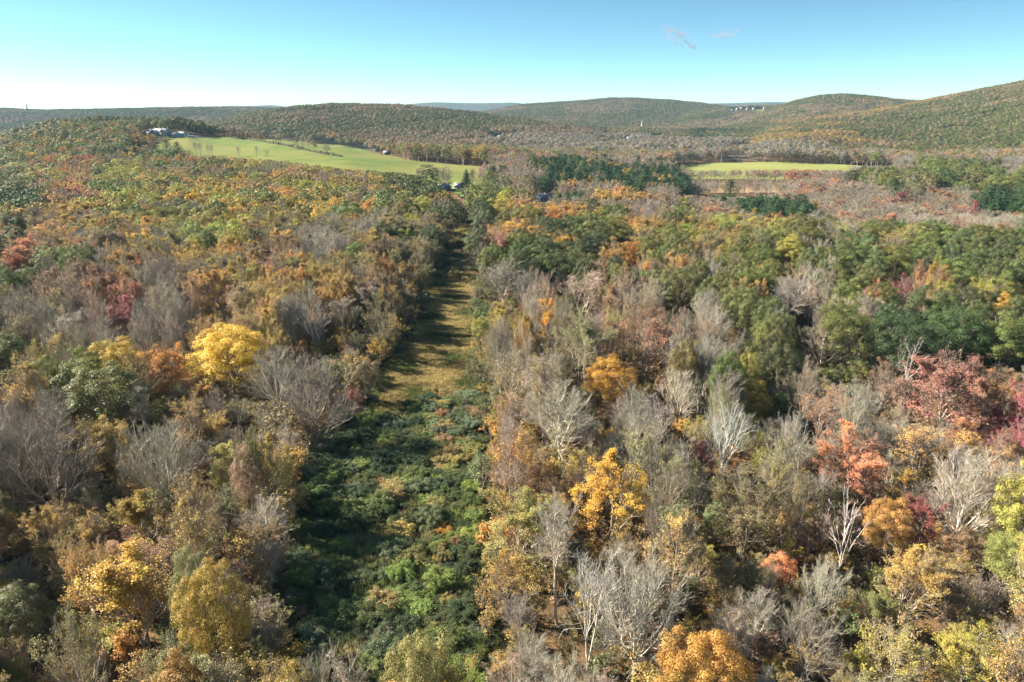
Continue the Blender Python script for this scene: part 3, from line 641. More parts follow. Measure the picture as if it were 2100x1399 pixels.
# trees one can pick out in the photo: crown centre (px, py), crown width (px), letter, set, landmark phrase, label
H_ = [
 (55,525,165,'k','medium','the broad salmon-red crown','broad salmon-red maple crown at the far left of the near woods'),
 (57,572,62,'G','full','the fresh green roundtop','small fresh green round tree in front of the broad salmon-red crown'),
 (252,640,78,'n','medium','the slender rose-red tree','slender rose-red tree alone among bare grey trees'),
 (232,748,115,'y','round','the bright yellow dome','bright yellow domed maple directly behind the big spreading green oak'),
 (340,750,105,'e','medium','the golden-ochre crown','golden-ochre crown between the two bright yellow trees'),
 (468,722,165,'y','round','the broad yellow maple','broadest bright yellow maple on the left side of the clearing'),
 (205,808,215,'g','full','the big spreading green oak','big spreading green oak with glossy dense leaves'),
 (18,720,90,'d','full','the dark green edge tree','dark green dense tree cut by the left picture edge'),
 (440,590,100,'o','medium','the golden-brown crown','golden-brown upright crown with dark stem showing'),
 (643,655,85,'w','pale','the white forked tree','white-limbed bare forked tree left of the grassy clearing'),
 (262,1205,215,'e','medium','the great golden maple','great golden maple, largest leafy crown low in the left woods'),
 (215,900,125,'Y','medium','the small ochre dome','ochre dome tree in front of the big spreading green oak'),
 (465,955,110,'Y','medium','the orange-tipped tree','slender ochre tree with an orange-tipped top'),
 (330,925,170,'f','fan','the wide bare fan','wide bare fan-shaped tree with grey upswept limbs, left woods'),
 (95,930,190,'f','fan','the grey fan by the edge','broad bare grey tree with upswept limbs near the left edge'),
 (30,1255,130,'G','full','the leafy corner tree','yellow-green leafy tree low at the left edge'),
 (100,1085,85,'Y','medium','the narrow ochre spire','narrow ochre-gold spire of a tree near the left edge'),
 (285,1060,120,'Y','medium','the twin ochre crown','ochre tree with rusty top behind the great golden maple'),
 (540,1065,115,'b','bare','the bare cone','cone-shaped bare tree with pale twigs beside the shaded thicket'),
 (640,800,150,'f','fan','the dusky bare fan','dusky bare fan-shaped tree right of the broad yellow maple'),
 (565,770,120,'b','bare','the grey neighbour','bare grey tree leaning from the broad yellow maple'),
 (430,870,70,'o','medium','the small orange tree','small orange tree beneath the broad yellow maple'),
 (828,560,62,'Y','medium','the slender yellow-green tree','slender yellow-green tree at the left corner of the grassy clearing'),
 (765,428,52,'e','round','the amber roundtop','amber round-topped tree between dark green crowns near the meadow'),
 (1030,428,88,'l','full','the olive-gold giant','olive-gold dense giant tree at the far end of the cleared strip'),
 (992,455,60,'G','full','the pale green tree','pale green tree leaning on the olive-gold giant'),
 (930,440,60,'d','full','the dark strip-end tree','dark green tree at the far left end of the cleared strip'),
 (868,425,60,'l','full','the yellow-green dome','yellow-green dome before the arborvitae row'),
 (255,380,62,'d','full','the dark dome','dark green domed tree standing above red crowns'),
 (258,405,58,'l','full','the lime dome','lime-green dome in front of the dark dome'),
 (330,445,75,'l','medium','the lime pair','lime-green crown beside a yellow one, middle of the left woods'),
 (395,440,90,'l','full','the wide lime crown','wide lime-green crown with a dark green shoulder'),
 (468,362,42,'d','full','the dark knoll tree','dark green tree with yellowish top near the meadow foot'),
 (350,415,40,'y','round','the small yellow tree','small vivid yellow tree among red crowns'),
 (30,460,90,'d','full','the olive oak','dark olive oak near the left picture edge'),
 (3,365,38,'d','full','the far dark oak','dark green oak cut by the left edge, far off'),
 (992,675,52,'l','full','the yellow-green edge tree','yellow-green tree standing against the right edge of the grassy clearing'),
 (1250,772,105,'O','round','the bright orange crown','bright orange flat-topped maple among bare grey trees'),
 (1122,645,72,'O','medium','the orange spray','loose orange crown near the right edge of the clearing'),
 (1330,690,165,'k','sparse','the rusty salmon dome','broad rusty salmon dome, thinly leaved'),
 (1195,712,130,'v','medium','the dull olive dome','dull olive-green dome beside the rusty salmon dome'),
 (1205,595,150,'t','sparse','the broad tan crown','broad tan thinly leaved crown with a pale stem'),
 (1030,570,100,'b','bare','the tan-grey edge tree','bare tan-grey tree at the right corner of the grassy clearing'),
 (1262,1000,165,'O','medium','the fiery orange maple','fiery orange maple above the white dead snags, right woods'),
 (1540,1040,165,'v','medium','the wide olive tree','wide olive-green tree in the middle of the right woods'),
 (1468,1060,60,'G','full','the pale green neighbour','pale green small tree leaning on the wide olive tree'),
 (1597,1168,72,'c','round','the coral tree','small coral-red tree, the most vivid in the right woods'),
 (1445,1370,190,'e','full','the burnt-orange crown','dense burnt-orange crown cut by the bottom of the picture'),
 (1310,1225,215,'f','fan','the giant bare fan','giant bare tree with pale fanning limbs near the bottom'),
 (1215,1235,130,'w','pale','the white crooked tree','white crooked bare tree left of the giant bare fan'),
 (1742,1070,95,'D','dead','the dead white snag','dead white snag with a bare trunk and stubby limbs'),
 (1893,1065,90,'m','medium','the crimson tree','deep crimson tree beside a golden one'),
 (1822,1070,95,'Y','round','the golden roundhead','golden round tree left of the crimson tree'),
 (1752,935,140,'c','medium','the coral-orange dome','coral-orange domed maple in the right woods'),
 (1945,785,165,'n','medium','the pink-red crown','broad pinkish red crown in front of dark green oaks'),
 (2045,815,110,'k','medium','the dusky red crown','dusky red crown touching the pink-red crown'),
 (1985,995,165,'f','fan','the bright bare fan','bare tree with bright sunlit limbs fanning out, far right'),
 (2078,1140,110,'G','full','the pale green oak','pale green oak cut by the right picture edge'),
 (1488,880,110,'w','pale','the white-stemmed clump','clump of white bare stems beside a yellow-green tree'),
 (1545,815,85,'l','full','the yellow-green leaner','yellow-green tree right of the white-stemmed clump'),
 (1600,745,95,'d','full','the dark green standard','dark green tree on pale stems with a rusty top'),
 (1868,735,60,'D','dead','the grey-white snag','bare grey-white snag before the dark oaks'),
 (1850,700,160,'d','full','the dark oak','dark green spreading oak behind the grey-white snag'),
 (1950,680,190,'d','full','the great dark oak','greatest dark green oak, right side, wide rounded crown'),
 (2060,690,120,'g','full','the green edge oak','green oak near the right edge behind the pink-red crown'),
 (1740,680,140,'g','full','the mid green oak','mid-green oak left of the dark oak'),
 (1520,635,105,'g','full','the lone green oak','green oak with flat spreading boughs among bare trees'),
 (1640,615,110,'b','bare','the tall bare oval','tall bare tan-grey oval tree between green oaks'),
 (1620,515,78,'l','full','the pale lime tree','pale lime tree with a pale stem showing below'),
 (1750,530,120,'g','full','the rounded green oak','rounded green oak in the band of green crowns'),
 (1840,540,130,'g','full','the big green oak','big green oak in the middle of the band of green crowns'),
 (1975,560,110,'g','full','the far-right green oak','green oak toward the right end of the green band'),
 (1855,595,80,'m','medium','the dark red tree','dark red tree tucked below the green oaks'),
 (2078,605,58,'Y','medium','the yellow edge tree','golden yellow tree at the right edge below the green oaks'),
 (1150,545,120,'d','full','the dark green mass','dark green oak mass right of the grassy clearing'),
 (1225,500,110,'d','full','the dark green dome','dark green domed oak behind the dark green mass'),
 (1295,520,60,'e','round','the amber tree','amber tree right of the dark green domes'),
 (1395,590,110,'g','full','the low green oak','low green oak with pale green highlights'),
 (1010,530,70,'g','full','the green corner oak','green oak hanging over the far right corner of the clearing'),
 (1230,448,50,'O','round','the small orange dome','small orange dome on the far side of the green oaks'),
 (1440,930,55,'m','medium','the magenta bush-tree','small magenta tree behind bare stems'),
 (1690,840,110,'k','sparse','the dull red crown','dull red thin crown left of the pink-red crown'),
 (1815,780,95,'k','sparse','the salmon thin crown','thin salmon crown under the dark oak'),
 (1065,1060,165,'v','medium','the tall twin-stemmed tree','tall thinly leaved tree with dark twin stems at the thicket edge'),
 (1045,1180,110,'Y','sparse','the dark-stemmed tree','olive-gold tree with long dark stem near the thicket'),
 (1660,1290,140,'f','fan','the grey bottom fan','bare grey fan-shaped tree below the coral tree'),
 (1690,1195,100,'f','fan','the low bare fan','low bare tree spreading in front of the dead white snag'),
 (1700,470,24,'m','medium','the lone red tree','lone small red tree on the far grey woods edge'),
 (1755,485,34,'r','medium','the brown dome','brown domed tree on the far grey woods edge'),
 (1870,1180,150,'Y','medium','the broad gold crown','broad gold crown right of the dead white snag'),
 (1830,1340,140,'Y','sparse','the gold bottom crown','gold crown cut by the bottom edge, right woods'),
 (1990,1330,140,'Y','medium','the tawny crown','tawny gold crown in the lower right corner'),
 (2010,1230,110,'r','sparse','the rusty thin crown','thin rusty crown above the tawny crown'),
 (910,355,40,'f','fan','the bare meadow giant','big bare upswept tree standing at the meadow foot beside the small house'),
 (1690,700,90,'t','sparse','the brown haze tree','brown thin crown among the green oaks'),
 (2050,965,100,'o','sparse','the orange-tipped bare tree','half-bare tree with orange tips near the right edge'),
 (1900,925,120,'o','sparse','the orange-fringed tree','half-bare tree with an orange fringe of leaves on top'),
 (1150,850,150,'b','bare','the tall grey crown','tall bare grey crown with many pale stems, right woods'),
 (1050,760,110,'t','sparse','the tan spire','tan thin upright crown at the right edge of the clearing'),
 (1395,800,110,'b','bare','the bare thicket tree','tall bare grey tree close beside the yellow-green leaner'),
 (1185,955,90,'o','sparse','the thin orange tree','thin orange crown left of the fiery orange maple'),
 (745,770,75,'v','full','the olive strip tree','small olive tree standing at the left edge of the clearing'),
 (715,640,80,'t','sparse','the rusty-topped tree','dark tree with rusty thin top beside the clearing'),
 (715,820,60,'m','sparse','the dusky crimson tree','dusky crimson small tree in shade at the left edge of the clearing'),
]
# letter m far red etc. keep the tones of PAL
occupied = []       # x, y, radius
trees = []          # dict per tree
def add_tree(x, y, c, st, w, H, hero=None, h_fac=None):
    trees.append(dict(x=x, y=y, c=c, st=st, w=w, H=H, hero=hero, r=w/2)); occupied.append((x, y, w/2))
rr = np.random.default_rng(5)
for (px, py, w, c, st, short, lab) in H_:
    H = 20.
    if c in 'c' and w < 80: H = 15
    for it in range(4):
        x, y = on_ground(px, py, H*.66)
        dep = project(x, y, float(gz(x, y))+H*.66)[2]; wm = min(w*.92*dep/FOC, 20.)
        Hn = float(np.clip(wm*1.5, 10 if w < 80 else 14, 24)) if st not in ('dead', 'pale') else 22.
        if abs(Hn-H) < .4: break
        H = Hn
    add_tree(x, y, c, st, wm, H, (short, lab, px, py))
ST = np.array(STRIP)
def edge_dist(poly, X, Y):
    P_ = np.array(poly); Q = np.roll(P_, -1, 0); d = np.full(np.shape(X), 1e9)
    for a, b in zip(P_, Q):
        ab = b-a; t = np.clip(((X-a[0])*ab[0]+(Y-a[1])*ab[1])/(ab@ab+1e-9), 0, 1)
        d = np.minimum(d, np.hypot(X-a[0]-t*ab[0], Y-a[1]-t*ab[1]))
    return d
PINES = [[(1068,340),(1150,332),(1260,345),(1340,352),(1418,368),(1412,398),(1350,402),(1290,398),(1240,384),(1180,392),(1130,372)],
         [(1505,428),(1560,412),(1625,418),(1680,440),(1684,466),(1610,468),(1540,452)], [(1452,400),(1498,396),(1498,412),(1456,415)],
         [(1985,408),(2040,402),(2110,408),(2110,446),(2040,440)], [(1820,388),(1850,392),(1870,405),(1835,405)],
         [(1010,303),(1060,297),(1180,300),(1185,312),(1020,312)], [(1195,318),(1285,300),(1290,316),(1220,328)], [(1000,372),(1012,372),(1012,385),(1000,385)], [(1270,372),(1300,380),(1330,420),(1290,424)], [(1150,410),(1190,416),(1190,430),(1140,426)], [(320,285),(362,290),(352,325),(322,318)]]
GREENS = [[(1735,370),(1800,364),(1920,360),(1945,372),(2100,386),(2100,402),(2000,394),(1900,386),(1870,412),(1850,408),(1850,388),(1790,378)], [(1350,268),(1430,262),(1480,270),(1440,300),(1400,300),(1330,282)]]
GREY = [(1425,372),(1700,372),(2110,398),(2110,504),(1850,486),(1690,484),(1480,462),(1425,430)]
REDS = [[(1540,378),(1660,368),(1690,385),(1600,400),(1540,398)], [(1700,420),(1860,405),(2100,460),(1980,470),(1800,440)]]
# filler, nearest rows first so that big trees keep their room
def jitter_grid(y0, y1, step):
    out = []
    for i, y in enumerate(np.arange(y0, y1, step*.87)):
        half = .80*(y+60)+60
        xs = np.arange(-half, half, step)+(i % 2)*step/2
        out.append(np.column_stack([xs, np.full(len(xs), y)]))
    a = np.concatenate(out); return a + rr.uniform(-.36, .36, a.shape)*step
cand = np.concatenate([jitter_grid(20, 170, 6.7), jitter_grid(170, 300, 7.7), jitter_grid(300, 560, 10.6), jitter_grid(560, 1150, 11.8)])
X, Y = cand[:, 0], cand[:, 1]; Z = gz(X, Y)
px, py, dep = project(X, Y, Z+12)
_, pyt, _ = project(X, Y, Z+23)
keep = (px > -230) & (px < 2250) & (pyt < 1430) & (pyt > 100)
keep &= ~clearing_mask(X, Y)
ins = inside(STRIP, X, Y); ed = edge_dist(STRIP, X, Y); rightside = px > 1050-75
keep &= ~ins & (ed > np.where(rightside, 3.4, 1.8))
hx = np.array([t['x'] for t in trees]); hy = np.array([t['y'] for t in trees]); hr = np.array([t['r'] for t in trees])
dd = np.hypot(X[:, None]-hx, Y[:, None]-hy) - hr[None]*.85 - 3.0
keep &= dd.min(1) > 0
HOUSES = [(334, 280.5, 36), (376, 279.5, 14), (1516, 311.5, 22), (913, 392, 12), (941, 388, 12), (1112, 412, 16), (786, 317, 16), (1024, 286, 8), (1289, 287, 7), (1420, 286.5, 9), (1376, 302.5, 7), (1356, 287, 6), (1241, 293, 9), (1320, 268, 5), (1525, 226, 40), (1567, 226, 12)]
HW = [(a, b, w_, *on_ground(a, b)) for a, b, w_ in HOUSES]
pbx, pby, _ = project(X, Y, Z)
for a, b, w_, hx_, hy_ in HW:
    hd = float(project(hx_, hy_, float(gz(hx_, hy_)))[2])
    keep &= ~((np.abs(pbx-a) < w_+4*FOC/dep) & (pyt < b-3) & (dep < hd+8) & (dep > hd-420) & (pby > b-4))
# keep the sight line to each picked-out tree open: nothing tall just in front of it
keep &= ~((ed < 18) & (pbx < 960) & (pby > 575) & (pby < 790) & (rr.random(len(X)) < .45))
idx = np.where(keep)[0]
VIEWS = [[(372,284),(430,283),(560,292),(700,300),(800,322),(870,336),(988,345),(1002,362),(985,378),(900,374),(850,358),(800,351),(700,344),(600,330),(500,322),(400,317),(372,300)],
         [(1390,341),(1425,336),(1560,334),(1710,337),(1800,347),(1700,346),(1560,346),(1420,347),(1390,346)], [(1402,376),(1500,372),(1600,374),(1620,392),(1540,400),(1405,399)], [(1940,353),(1975,352),(2030,357),(2100,363),(2100,376),(2000,371),(1945,366)]]
hp = [project(t['x'], t['y'], float(gz(t['x'], t['y']))+t['H']*.66) for t in trees]
hpx = np.array([h[0] for h in hp]); hpy = np.array([h[1] for h in hp]); hdep = np.array([h[2] for h in hp])
for i in idx:
    x, y = X[i], Y[i]
    p0, p1 = px[i], py[i]
    far = dep[i] > 560
    near_hero = (np.abs(hpx-p0) < hr*FOC/hdep*.85) & (hdep > dep[i]) & (hdep < dep[i]+44) 
    c = None
    for poly in PINES:
        if inside(poly, p0, p1): c = 'p' if rr.random() < .95 else 'gYr'[rr.integers(3)]; break
    if c is None:
        for poly in GREENS:
            if inside(poly, p0, p1): c = 'ggdgv'[rr.integers(5)]
        for poly in REDS:
            if inside(poly, p0, p1) and rr.random() < .12: c = 'kkmr'[rr.integers(4)]
    if c is None and inside(GREY, p0, p1): c = 'bbtbtbbtkr'[rr.integers(10)]
    if c is None:
        jx, jy = rr.normal()*22, rr.normal()*14
        if py[i] > 335:
            ls = cell(p0+jx, p1+jy); kk = (math.sin(x/13.+1.7*math.sin(y/19.))+math.sin(y/17.+x/29.+1)+rr.normal()*.55)/4.4+.5; c = ls[int(np.clip(kk*len(ls), 0, len(ls)-1))]
        elif p0 < 420 and dep[i] < 1500: c = str(rr.choice(list('gvgYgdro')))
        elif p0 < 1000: c = str(rr.choice(list('grogvrYgt')))
        else: c = str(rr.choice(list('bttrbvbgYk')))
    if ed[i] < 13 and p0 < 960 and rr.random() < .6: c = 'YvbYtv'[rr.integers(6)] if (py[i] > 760 or py[i] < 560) else 'bbtYtv'[rr.integers(6)]
    st = str(rr.choice(SETS[c]))
    if dep[i] < 210 and st == 'medium' and rr.random() < .4: st = 'sparse'
    if ed[i] < 13 and p0 < 960 and py[i] > 760 and 'medium' in SETS[c]: st = ['medium', 'full', 'medium', 'medium'][rr.integers(4)]
    w = float(np.clip(rr.lognormal(2.36, .22), 7, 16))*(.86 if dep[i] < 230 else 1)*(1.1 if c in 'gdG' else 1)*(1.3 if dep[i] > 330 else .88); H = rr.uniform(17.5, 22)+w*.25
    if c in 'btw': w *= .86
    if ed[i] < 12 and p0 < 975: H = rr.uniform(20, 25); w *= 1.05
    if ed[i] < 12 and p0 > 975: H = rr.uniform(20, 25)
    if 1380 < p0 < 2110 and 340 < py[i] < 470 and c in 'btkr': H *= .68
    if c == 'p': w = rr.uniform(10, 15.5); H = rr.uniform(15, 26)
    if c == 'w': H = rr.uniform(19, 24); w = rr.uniform(6, 9)
    if near_hero.any():
        H = rr.uniform(9, 13); w = rr.uniform(5, 7.5)
    ok = True
    if dep[i] > 400:
        for it in range(7):
            qx, qy, _ = project(x, y, Z[i]+H)
            if not any(inside(v, qx, qy) for v in VIEWS): break
            H *= .9; w *= .95
        else: ok = False
    if ok: trees.append(dict(x=x, y=y, c=c, st=st, w=w, H=H, hero=None, r=w/2))
# named conifers and field trees
def single(px, py, w, h, c, st, short, lab, kind=None):
    """px, py: foot of the tree; w, h in photo pixels"""
    x, y = on_ground(px, py); dep = project(x, y, float(gz(x, y)))[2]
    trees.append(dict(x=x, y=y, c=c, st=st, w=w*dep/FOC, H=h*dep/FOC, hero=(short, lab, px, py-h/2), r=w*dep/FOC/2, kind=kind, force=True))
single(957, 388, 25, 39, 's', 'spruce', 'the lone blue spruce', 'lone dark spruce on the lawn at the meadow foot')
single(966, 425, 24, 36, 's', 'spruce', 'the blue-green conifer', 'blue-green conifer in front of the lawn at the strip end')
single(413, 277, 18, 32, 'd', 'full', 'the lone dark tree on the crest', 'lone dark tree with a tall clear stem on the meadow crest')
single(345, 322, 22, 34, 'p', 'pine', 'the estate pine', 'broad dark green pine on the estate slope')
single(366, 322, 20, 30, 'p', 'pine', 'the second estate pine', 'smaller dark green pine on the meadow side of the estate pine')
single(310, 313, 22, 38, 'Y', 'medium', 'the yellow estate tree', 'tall golden tree below the estate house')
single(280, 340, 28, 42, 'Y', 'medium', 'the golden poplar', 'tall narrow golden tree on the estate slope')
single(308, 338, 26, 40, 'v', 'full', 'the olive estate tree', 'olive-green tree with its dark stem on the estate lawn')
single(366, 330, 24, 26, 'b', 'bare', 'the small bare lawn tree', 'small rounded bare tree at the meadow edge below the pines')
for k, (a, b, w, h, c) in enumerate([(475, 285, 22, 28, 't'), (485, 286, 20, 30, 't'), (496, 287, 16, 26, 't'), (520, 289, 14, 20, 'r'), (566, 298, 20, 30, 't'), (576, 299, 16, 28, 'r'), (607, 308, 16, 24, 'r'), (621, 309, 18, 30, 't'), (634, 312, 18, 34, 't'), (646, 314, 14, 28, 't'), (670, 318, 18, 22, 'b')]):
    single(a, b, w, h, c, 'sparse' if c != 'b' else 'bare', None, None)
for k, (a, b, w, h) in enumerate([(402, 318, 16, 26), (412, 322, 16, 28), (428, 322, 14, 28), (436, 321, 14, 26), (490, 322, 16, 20), (527, 322, 18, 22), (548, 322, 14, 16)]):
    single(a, b, w*.7, h, 'b', 'pale', None, None)
single(888, 378, 22, 40, 't', 'sparse', None, None); single(865, 372, 20, 30, 't', 'sparse', None, None); single(970, 384, 14, 38, 'b', 'bare', None, None)
single(998, 382, 36, 46, 'r', 'full', 'the brown meadow-corner tree', 'large brown-green tree at the right corner of the meadow')
single(1242, 283, 7, 24, 's', 'spruce', 'the dark spire', 'thin dark spire tree beside the pale road')
single(1190, 325, 9, 20, 's', 'spruce', None, None)
for k in range(13):
    f = k/12; single(728+f*165, 380+f*17+rr.normal()*1.5, 15+rr.normal(), 25+rr.normal()*1.5, 's', 'column', None, None, 'arborvitae')

for t in trees: t['z'] = float(gz(t['x'], t['y']))
T_px, T_py, T_dep = project(np.array([t['x'] for t in trees]), np.array([t['y'] for t in trees]), np.array([t['z']+t['H']*.62 for t in trees]))
for t, a, b, d in zip(trees, T_px, T_py, T_dep): t['px'], t['py'], t['dep'] = float(a), float(b), float(d)
# how large each shows (none of it in the frame: 0)
for t in trees:
    hw = t['w']/2*FOC/t['dep']; hh = t['H']*.5*FOC/t['dep']
    vis = max(0, min(2100, t['px']+hw)-max(0, t['px']-hw))*max(0, min(1399, t['py']+hh)-max(0, t['py']-hh))
    t['area'] = vis; t['kind'] = t.get('kind') or KIND[t['c']]
LIMIT = dict(bare_tree=300, autumn_tree=300, green_tree=300, pine_tree=300, spruce_tree=300, dead_tree=300, arborvitae=300)
solo, mass = [], []
for kd in LIMIT:
    L_ = [t for t in trees if t['kind'] == kd]
    L_.sort(key=lambda t: (-(1e9 if t['hero'] else 0)-t['area']))
    for i, t in enumerate(L_): (solo if (i < LIMIT[kd] and t['area'] > 0) or t['hero'] else mass).append(t)
print('TREES', {k: sum(t['kind'] == k for t in trees) for k in LIMIT}, 'solo', len(solo))

# ---- labels: look + the landmark it stands by + its turn among look-alikes there
LAND = [(t['hero'][0], t['px'], t['py']) for t in solo if t['hero'] and t['hero'][0]]
LAND += [('the stone estate house', 335, 272), ('the white farmhouse in the valley', 1515, 310), ('the valley hay meadow', 1590, 343), ('the small house at the meadow foot', 920, 385),
         ('the grey-roofed house among the pines', 1112, 405), ('the dark barn behind the meadow', 785, 313), ('the pale bare soil patch', 2020, 364), ('the marsh clearing', 1500, 385), ('the pale road', 1243, 292),
         ('the marsh-side pines', 1590, 440), ('the middle of the big pine stand', 1250, 365), ('the left end of the big pine stand', 1085, 348), ('the right end of the big pine stand', 1400, 380), ('the near pines of the big stand', 1290, 400), ('the pines at the right picture edge', 2060, 420), ('the far pine belt', 1100, 306)]
ORD = ['nearest', 'second', 'third', 'fourth', 'fifth', 'sixth', 'seventh', 'eighth', 'ninth', 'tenth', 'eleventh', 'twelfth', 'thirteenth', 'fourteenth', 'fifteenth', 'sixteenth', 'seventeenth', 'eighteenth', 'nineteenth', 'twentieth']
base_ = ['first']+ORD[1:9]
for w_ in ('twent', 'thirt', 'fort', 'fift', 'sixt'): ORD += ([w_+'ieth'] if w_ != 'twent' else [])+[w_+'y-'+o for o in base_]
KW = dict(bare_tree='tree', autumn_tree='tree', green_tree='tree', pine_tree='pine', spruce_tree='conifer', dead_tree='snag', arborvitae='clipped cone evergreen', shrub='shrub')
def label_all(items, looks):
    cl = {}
    lx = np.array([l[1] for l in LAND]); ly = np.array([l[2] for l in LAND])
    for t in items:
        if t.get('hero') and t['hero'][1]: t['label'] = t['hero'][1]; continue
        dx = (t['px']-lx); dy = (t['py']-ly)*1.3; d = np.hypot(dx, dy); k = int(np.argmin(d))
        if abs(dx[k]) > abs(dy[k]): rel = 'right of' if dx[k] > 0 else 'left of'
        else: rel = 'in front of' if dy[k] > 0 else 'behind'
        cl.setdefault((k, rel, t['c'], t['kind']), []).append((d[k], t))
    for (k, rel, c, kd), L_ in cl.items():
        L_.sort(key=lambda q: q[0])
        for i, (d, t) in enumerate(L_):
            if len(L_) == 1: t['label'] = '%s %s %s %s' % (looks[c], KW[kd], rel, LAND[k][0])
            else: t['label'] = '%s %s %s %s %s' % (ORD[i] if i < len(ORD) else 'one of the last', looks[c], KW[kd], rel, LAND[k][0])
label_all(solo, LOOK)
seen_l = {}
for t in solo: seen_l.setdefault(t['label'], []).append(t)
print('labels', len(seen_l), 'dup', sum(len(v) > 1 for v in seen_l.values()))
CAT = dict(bare_tree='bare tree', autumn_tree='autumn tree', green_tree='green tree', pine_tree='pine', spruce_tree='spruce', dead_tree='dead tree', arborvitae='arborvitae', shrub='shrub')
GRP = dict(bare_tree='bare trees of the woods', autumn_tree='autumn-coloured trees of the woods', green_tree='still green trees of the woods', pine_tree='pines standing in groups', spruce_tree='conifers with pointed tops',
           dead_tree='dead snags in the woods', arborvitae='cone evergreens in a row by the strip end', shrub='shrubs of the cleared strip')
def place(t):
    r = np.random.default_rng(int(abs(t['x']*131+t['y']*17))+3)
    pr = P[t['st']][r.integers(len(P[t['st']]))] if t['dep'] < 430 or t['kind'] in ('pine_tree', 'spruce_tree', 'arborvitae', 'dead_tree') or t['hero'] else P[FARSET[t['c']]][r.integers(len(P[FARSET[t['c']]]))]
    tc, wc = leaf_col(t['c'], r), wood_col(t['c'], r)
    if t['dep'] > 430 and t['c'] in 'btw': wc = wc*.66
    if t['kind'] == 'arborvitae': tc = np.array([.06, .085, .03])
    sx, sz = t['w']/pr['w'], t['H']/pr['H']; rz = r.random()*6.28
    return pr, tc, wc, sx, sz, rz
def build(t):
    pr, tc, wc, sx, sz, rz = place(t)
    def props(o): o['tcol'] = [float(v) for v in tc]; o['wcol'] = [float(v) for v in wc]
    if 'trunk' in pr:
        root = link(t['kind'], None, None, (t['x'], t['y'], t['z'])); root.rotation_euler = (0, 0, rz); root.scale = (sx, sx, sz)
        for nm in ('trunk', 'crown'): props(link(nm, pr[nm], root))
    else:
        root = link(t['kind'], pr['all'], None, (t['x'], t['y'], t['z'])); root.rotation_euler = (0, 0, rz); root.scale = (sx, sx, sz); props(root)
    tag(root, t['label'], CAT[t['kind']], GRP[t['kind']])
for t in solo: build(t)
def mass_obj(name, items):
    metas, idx_of, rows = [], {}, []
    for t in items:
        pr, tc, wc, sx, sz, rz = place(t)
        k = idx_of.setdefault(id(pr), len(metas))
        if k == len(metas): metas.append(pr)
        rows.append([t['x'], t['y'], t['z'], rz, sx, sz, k, *tc, *wc])
    if rows: stuff(name, metas, rows)
for kd, nm in (('bare_tree', 'bare_woods'), ('autumn_tree', 'autumn_woods'), ('green_tree', 'green_woods')):
    mass_obj(nm, [t for t in mass if t['kind'] == kd])
mass_obj('pine_woods', [t for t in mass if t['kind'] in ('pine_tree', 'spruce_tree', 'dead_tree', 'arborvitae')])

# ------------------------------------------------------------------ undergrowth beneath the near trees
ug = jitter_grid(25, 420, 4.6)
X, Y = ug[:, 0], ug[:, 1]; Z = gz(X, Y); px, py, dep = project(X, Y, Z+3)
k = (px > -120) & (px < 2200) & (py < 1520) & ~clearing_mask(X, Y) & ~(inside(STRIP, X, Y)) & (rr.random(len(X)) < .8)
rows = []; nrow = 0; wallz = ((edge_dist(STRIP, X, Y) < 7) & (px < 960))[k]
UGC = dict(b='YvrvYo', w='Yvo', t='rYv', r='rYo', Y='YYvl', v='vYG', o='oYr', k='rkY', y='YyO', g='gvG', d='gdv', G='Gv', l='lvY', m='rkm', p='dv', s='dv', e='oY')
for x, y, z, a, b in zip(X[k], Y[k], Z[k], px[k], py[k]):
    c = str(rr.choice(list(cell(a, b-40)))); c = str(rr.choice(list(UGC.get(c, 'Yv'))))
    s = rr.uniform(.6, 1.25)*(1.5 if wallz[nrow] else 1); nrow += 1; rows.append([x, y, z-.1, rr.random()*6.28, s, s*rr.uniform(.8, 1.15), rr.integers(5), *leaf_col(c, rr)*.9, *wood_col('v', rr)])
stuff('undergrowth', P['sapling'], rows)

# ------------------------------------------------------------------ the cleared strip: shrubs, grass
rows, shrubs = [], []
SX0, SY0 = np.array(STRIP).min(0); SX1, SY1 = np.array(STRIP).max(0)
sg = []
for i, y in enumerate(np.arange(SY0, SY1, 2.55)):
    xs = np.arange(SX0, SX1, 2.9)+(i % 2)*1.4; sg.append(np.column_stack([xs, np.full(len(xs), y)]))
sg = np.concatenate(sg); sg = sg+rr.uniform(-1.2, 1.2, sg.shape)
X, Y = sg[:, 0], sg[:, 1]; Z = gz(X, Y); px, py, dep = project(X, Y, Z+1.5)
ins = inside(STRIP, X, Y); ing = inside(GRASSY, X, Y); eg = edge_dist(GRASSY, X, Y)
leftedge = ing & (eg < 3.0) & (px < 905) & (rr.random(len(X)) < .55)
k = ins & (~ing | leftedge) & (py < 1480)
SC = {'G': (.13, .165, .055), 'g': (.085, .11, .042), 'd': (.055, .09, .04), 'Y': (.36, .30, .10), 'r': (.34, .20, .11), 'u': (.17, .20, .11), 'l': (.24, .28, .07), 'o': (.52, .31, .06)}
SLOOK = {'G': 'fresh green', 'g': 'green', 'd': 'dark green', 'Y': 'straw-coloured', 'r': 'rust-tinged', 'u': 'grey-green', 'l': 'yellow-green', 'o': 'golden'}
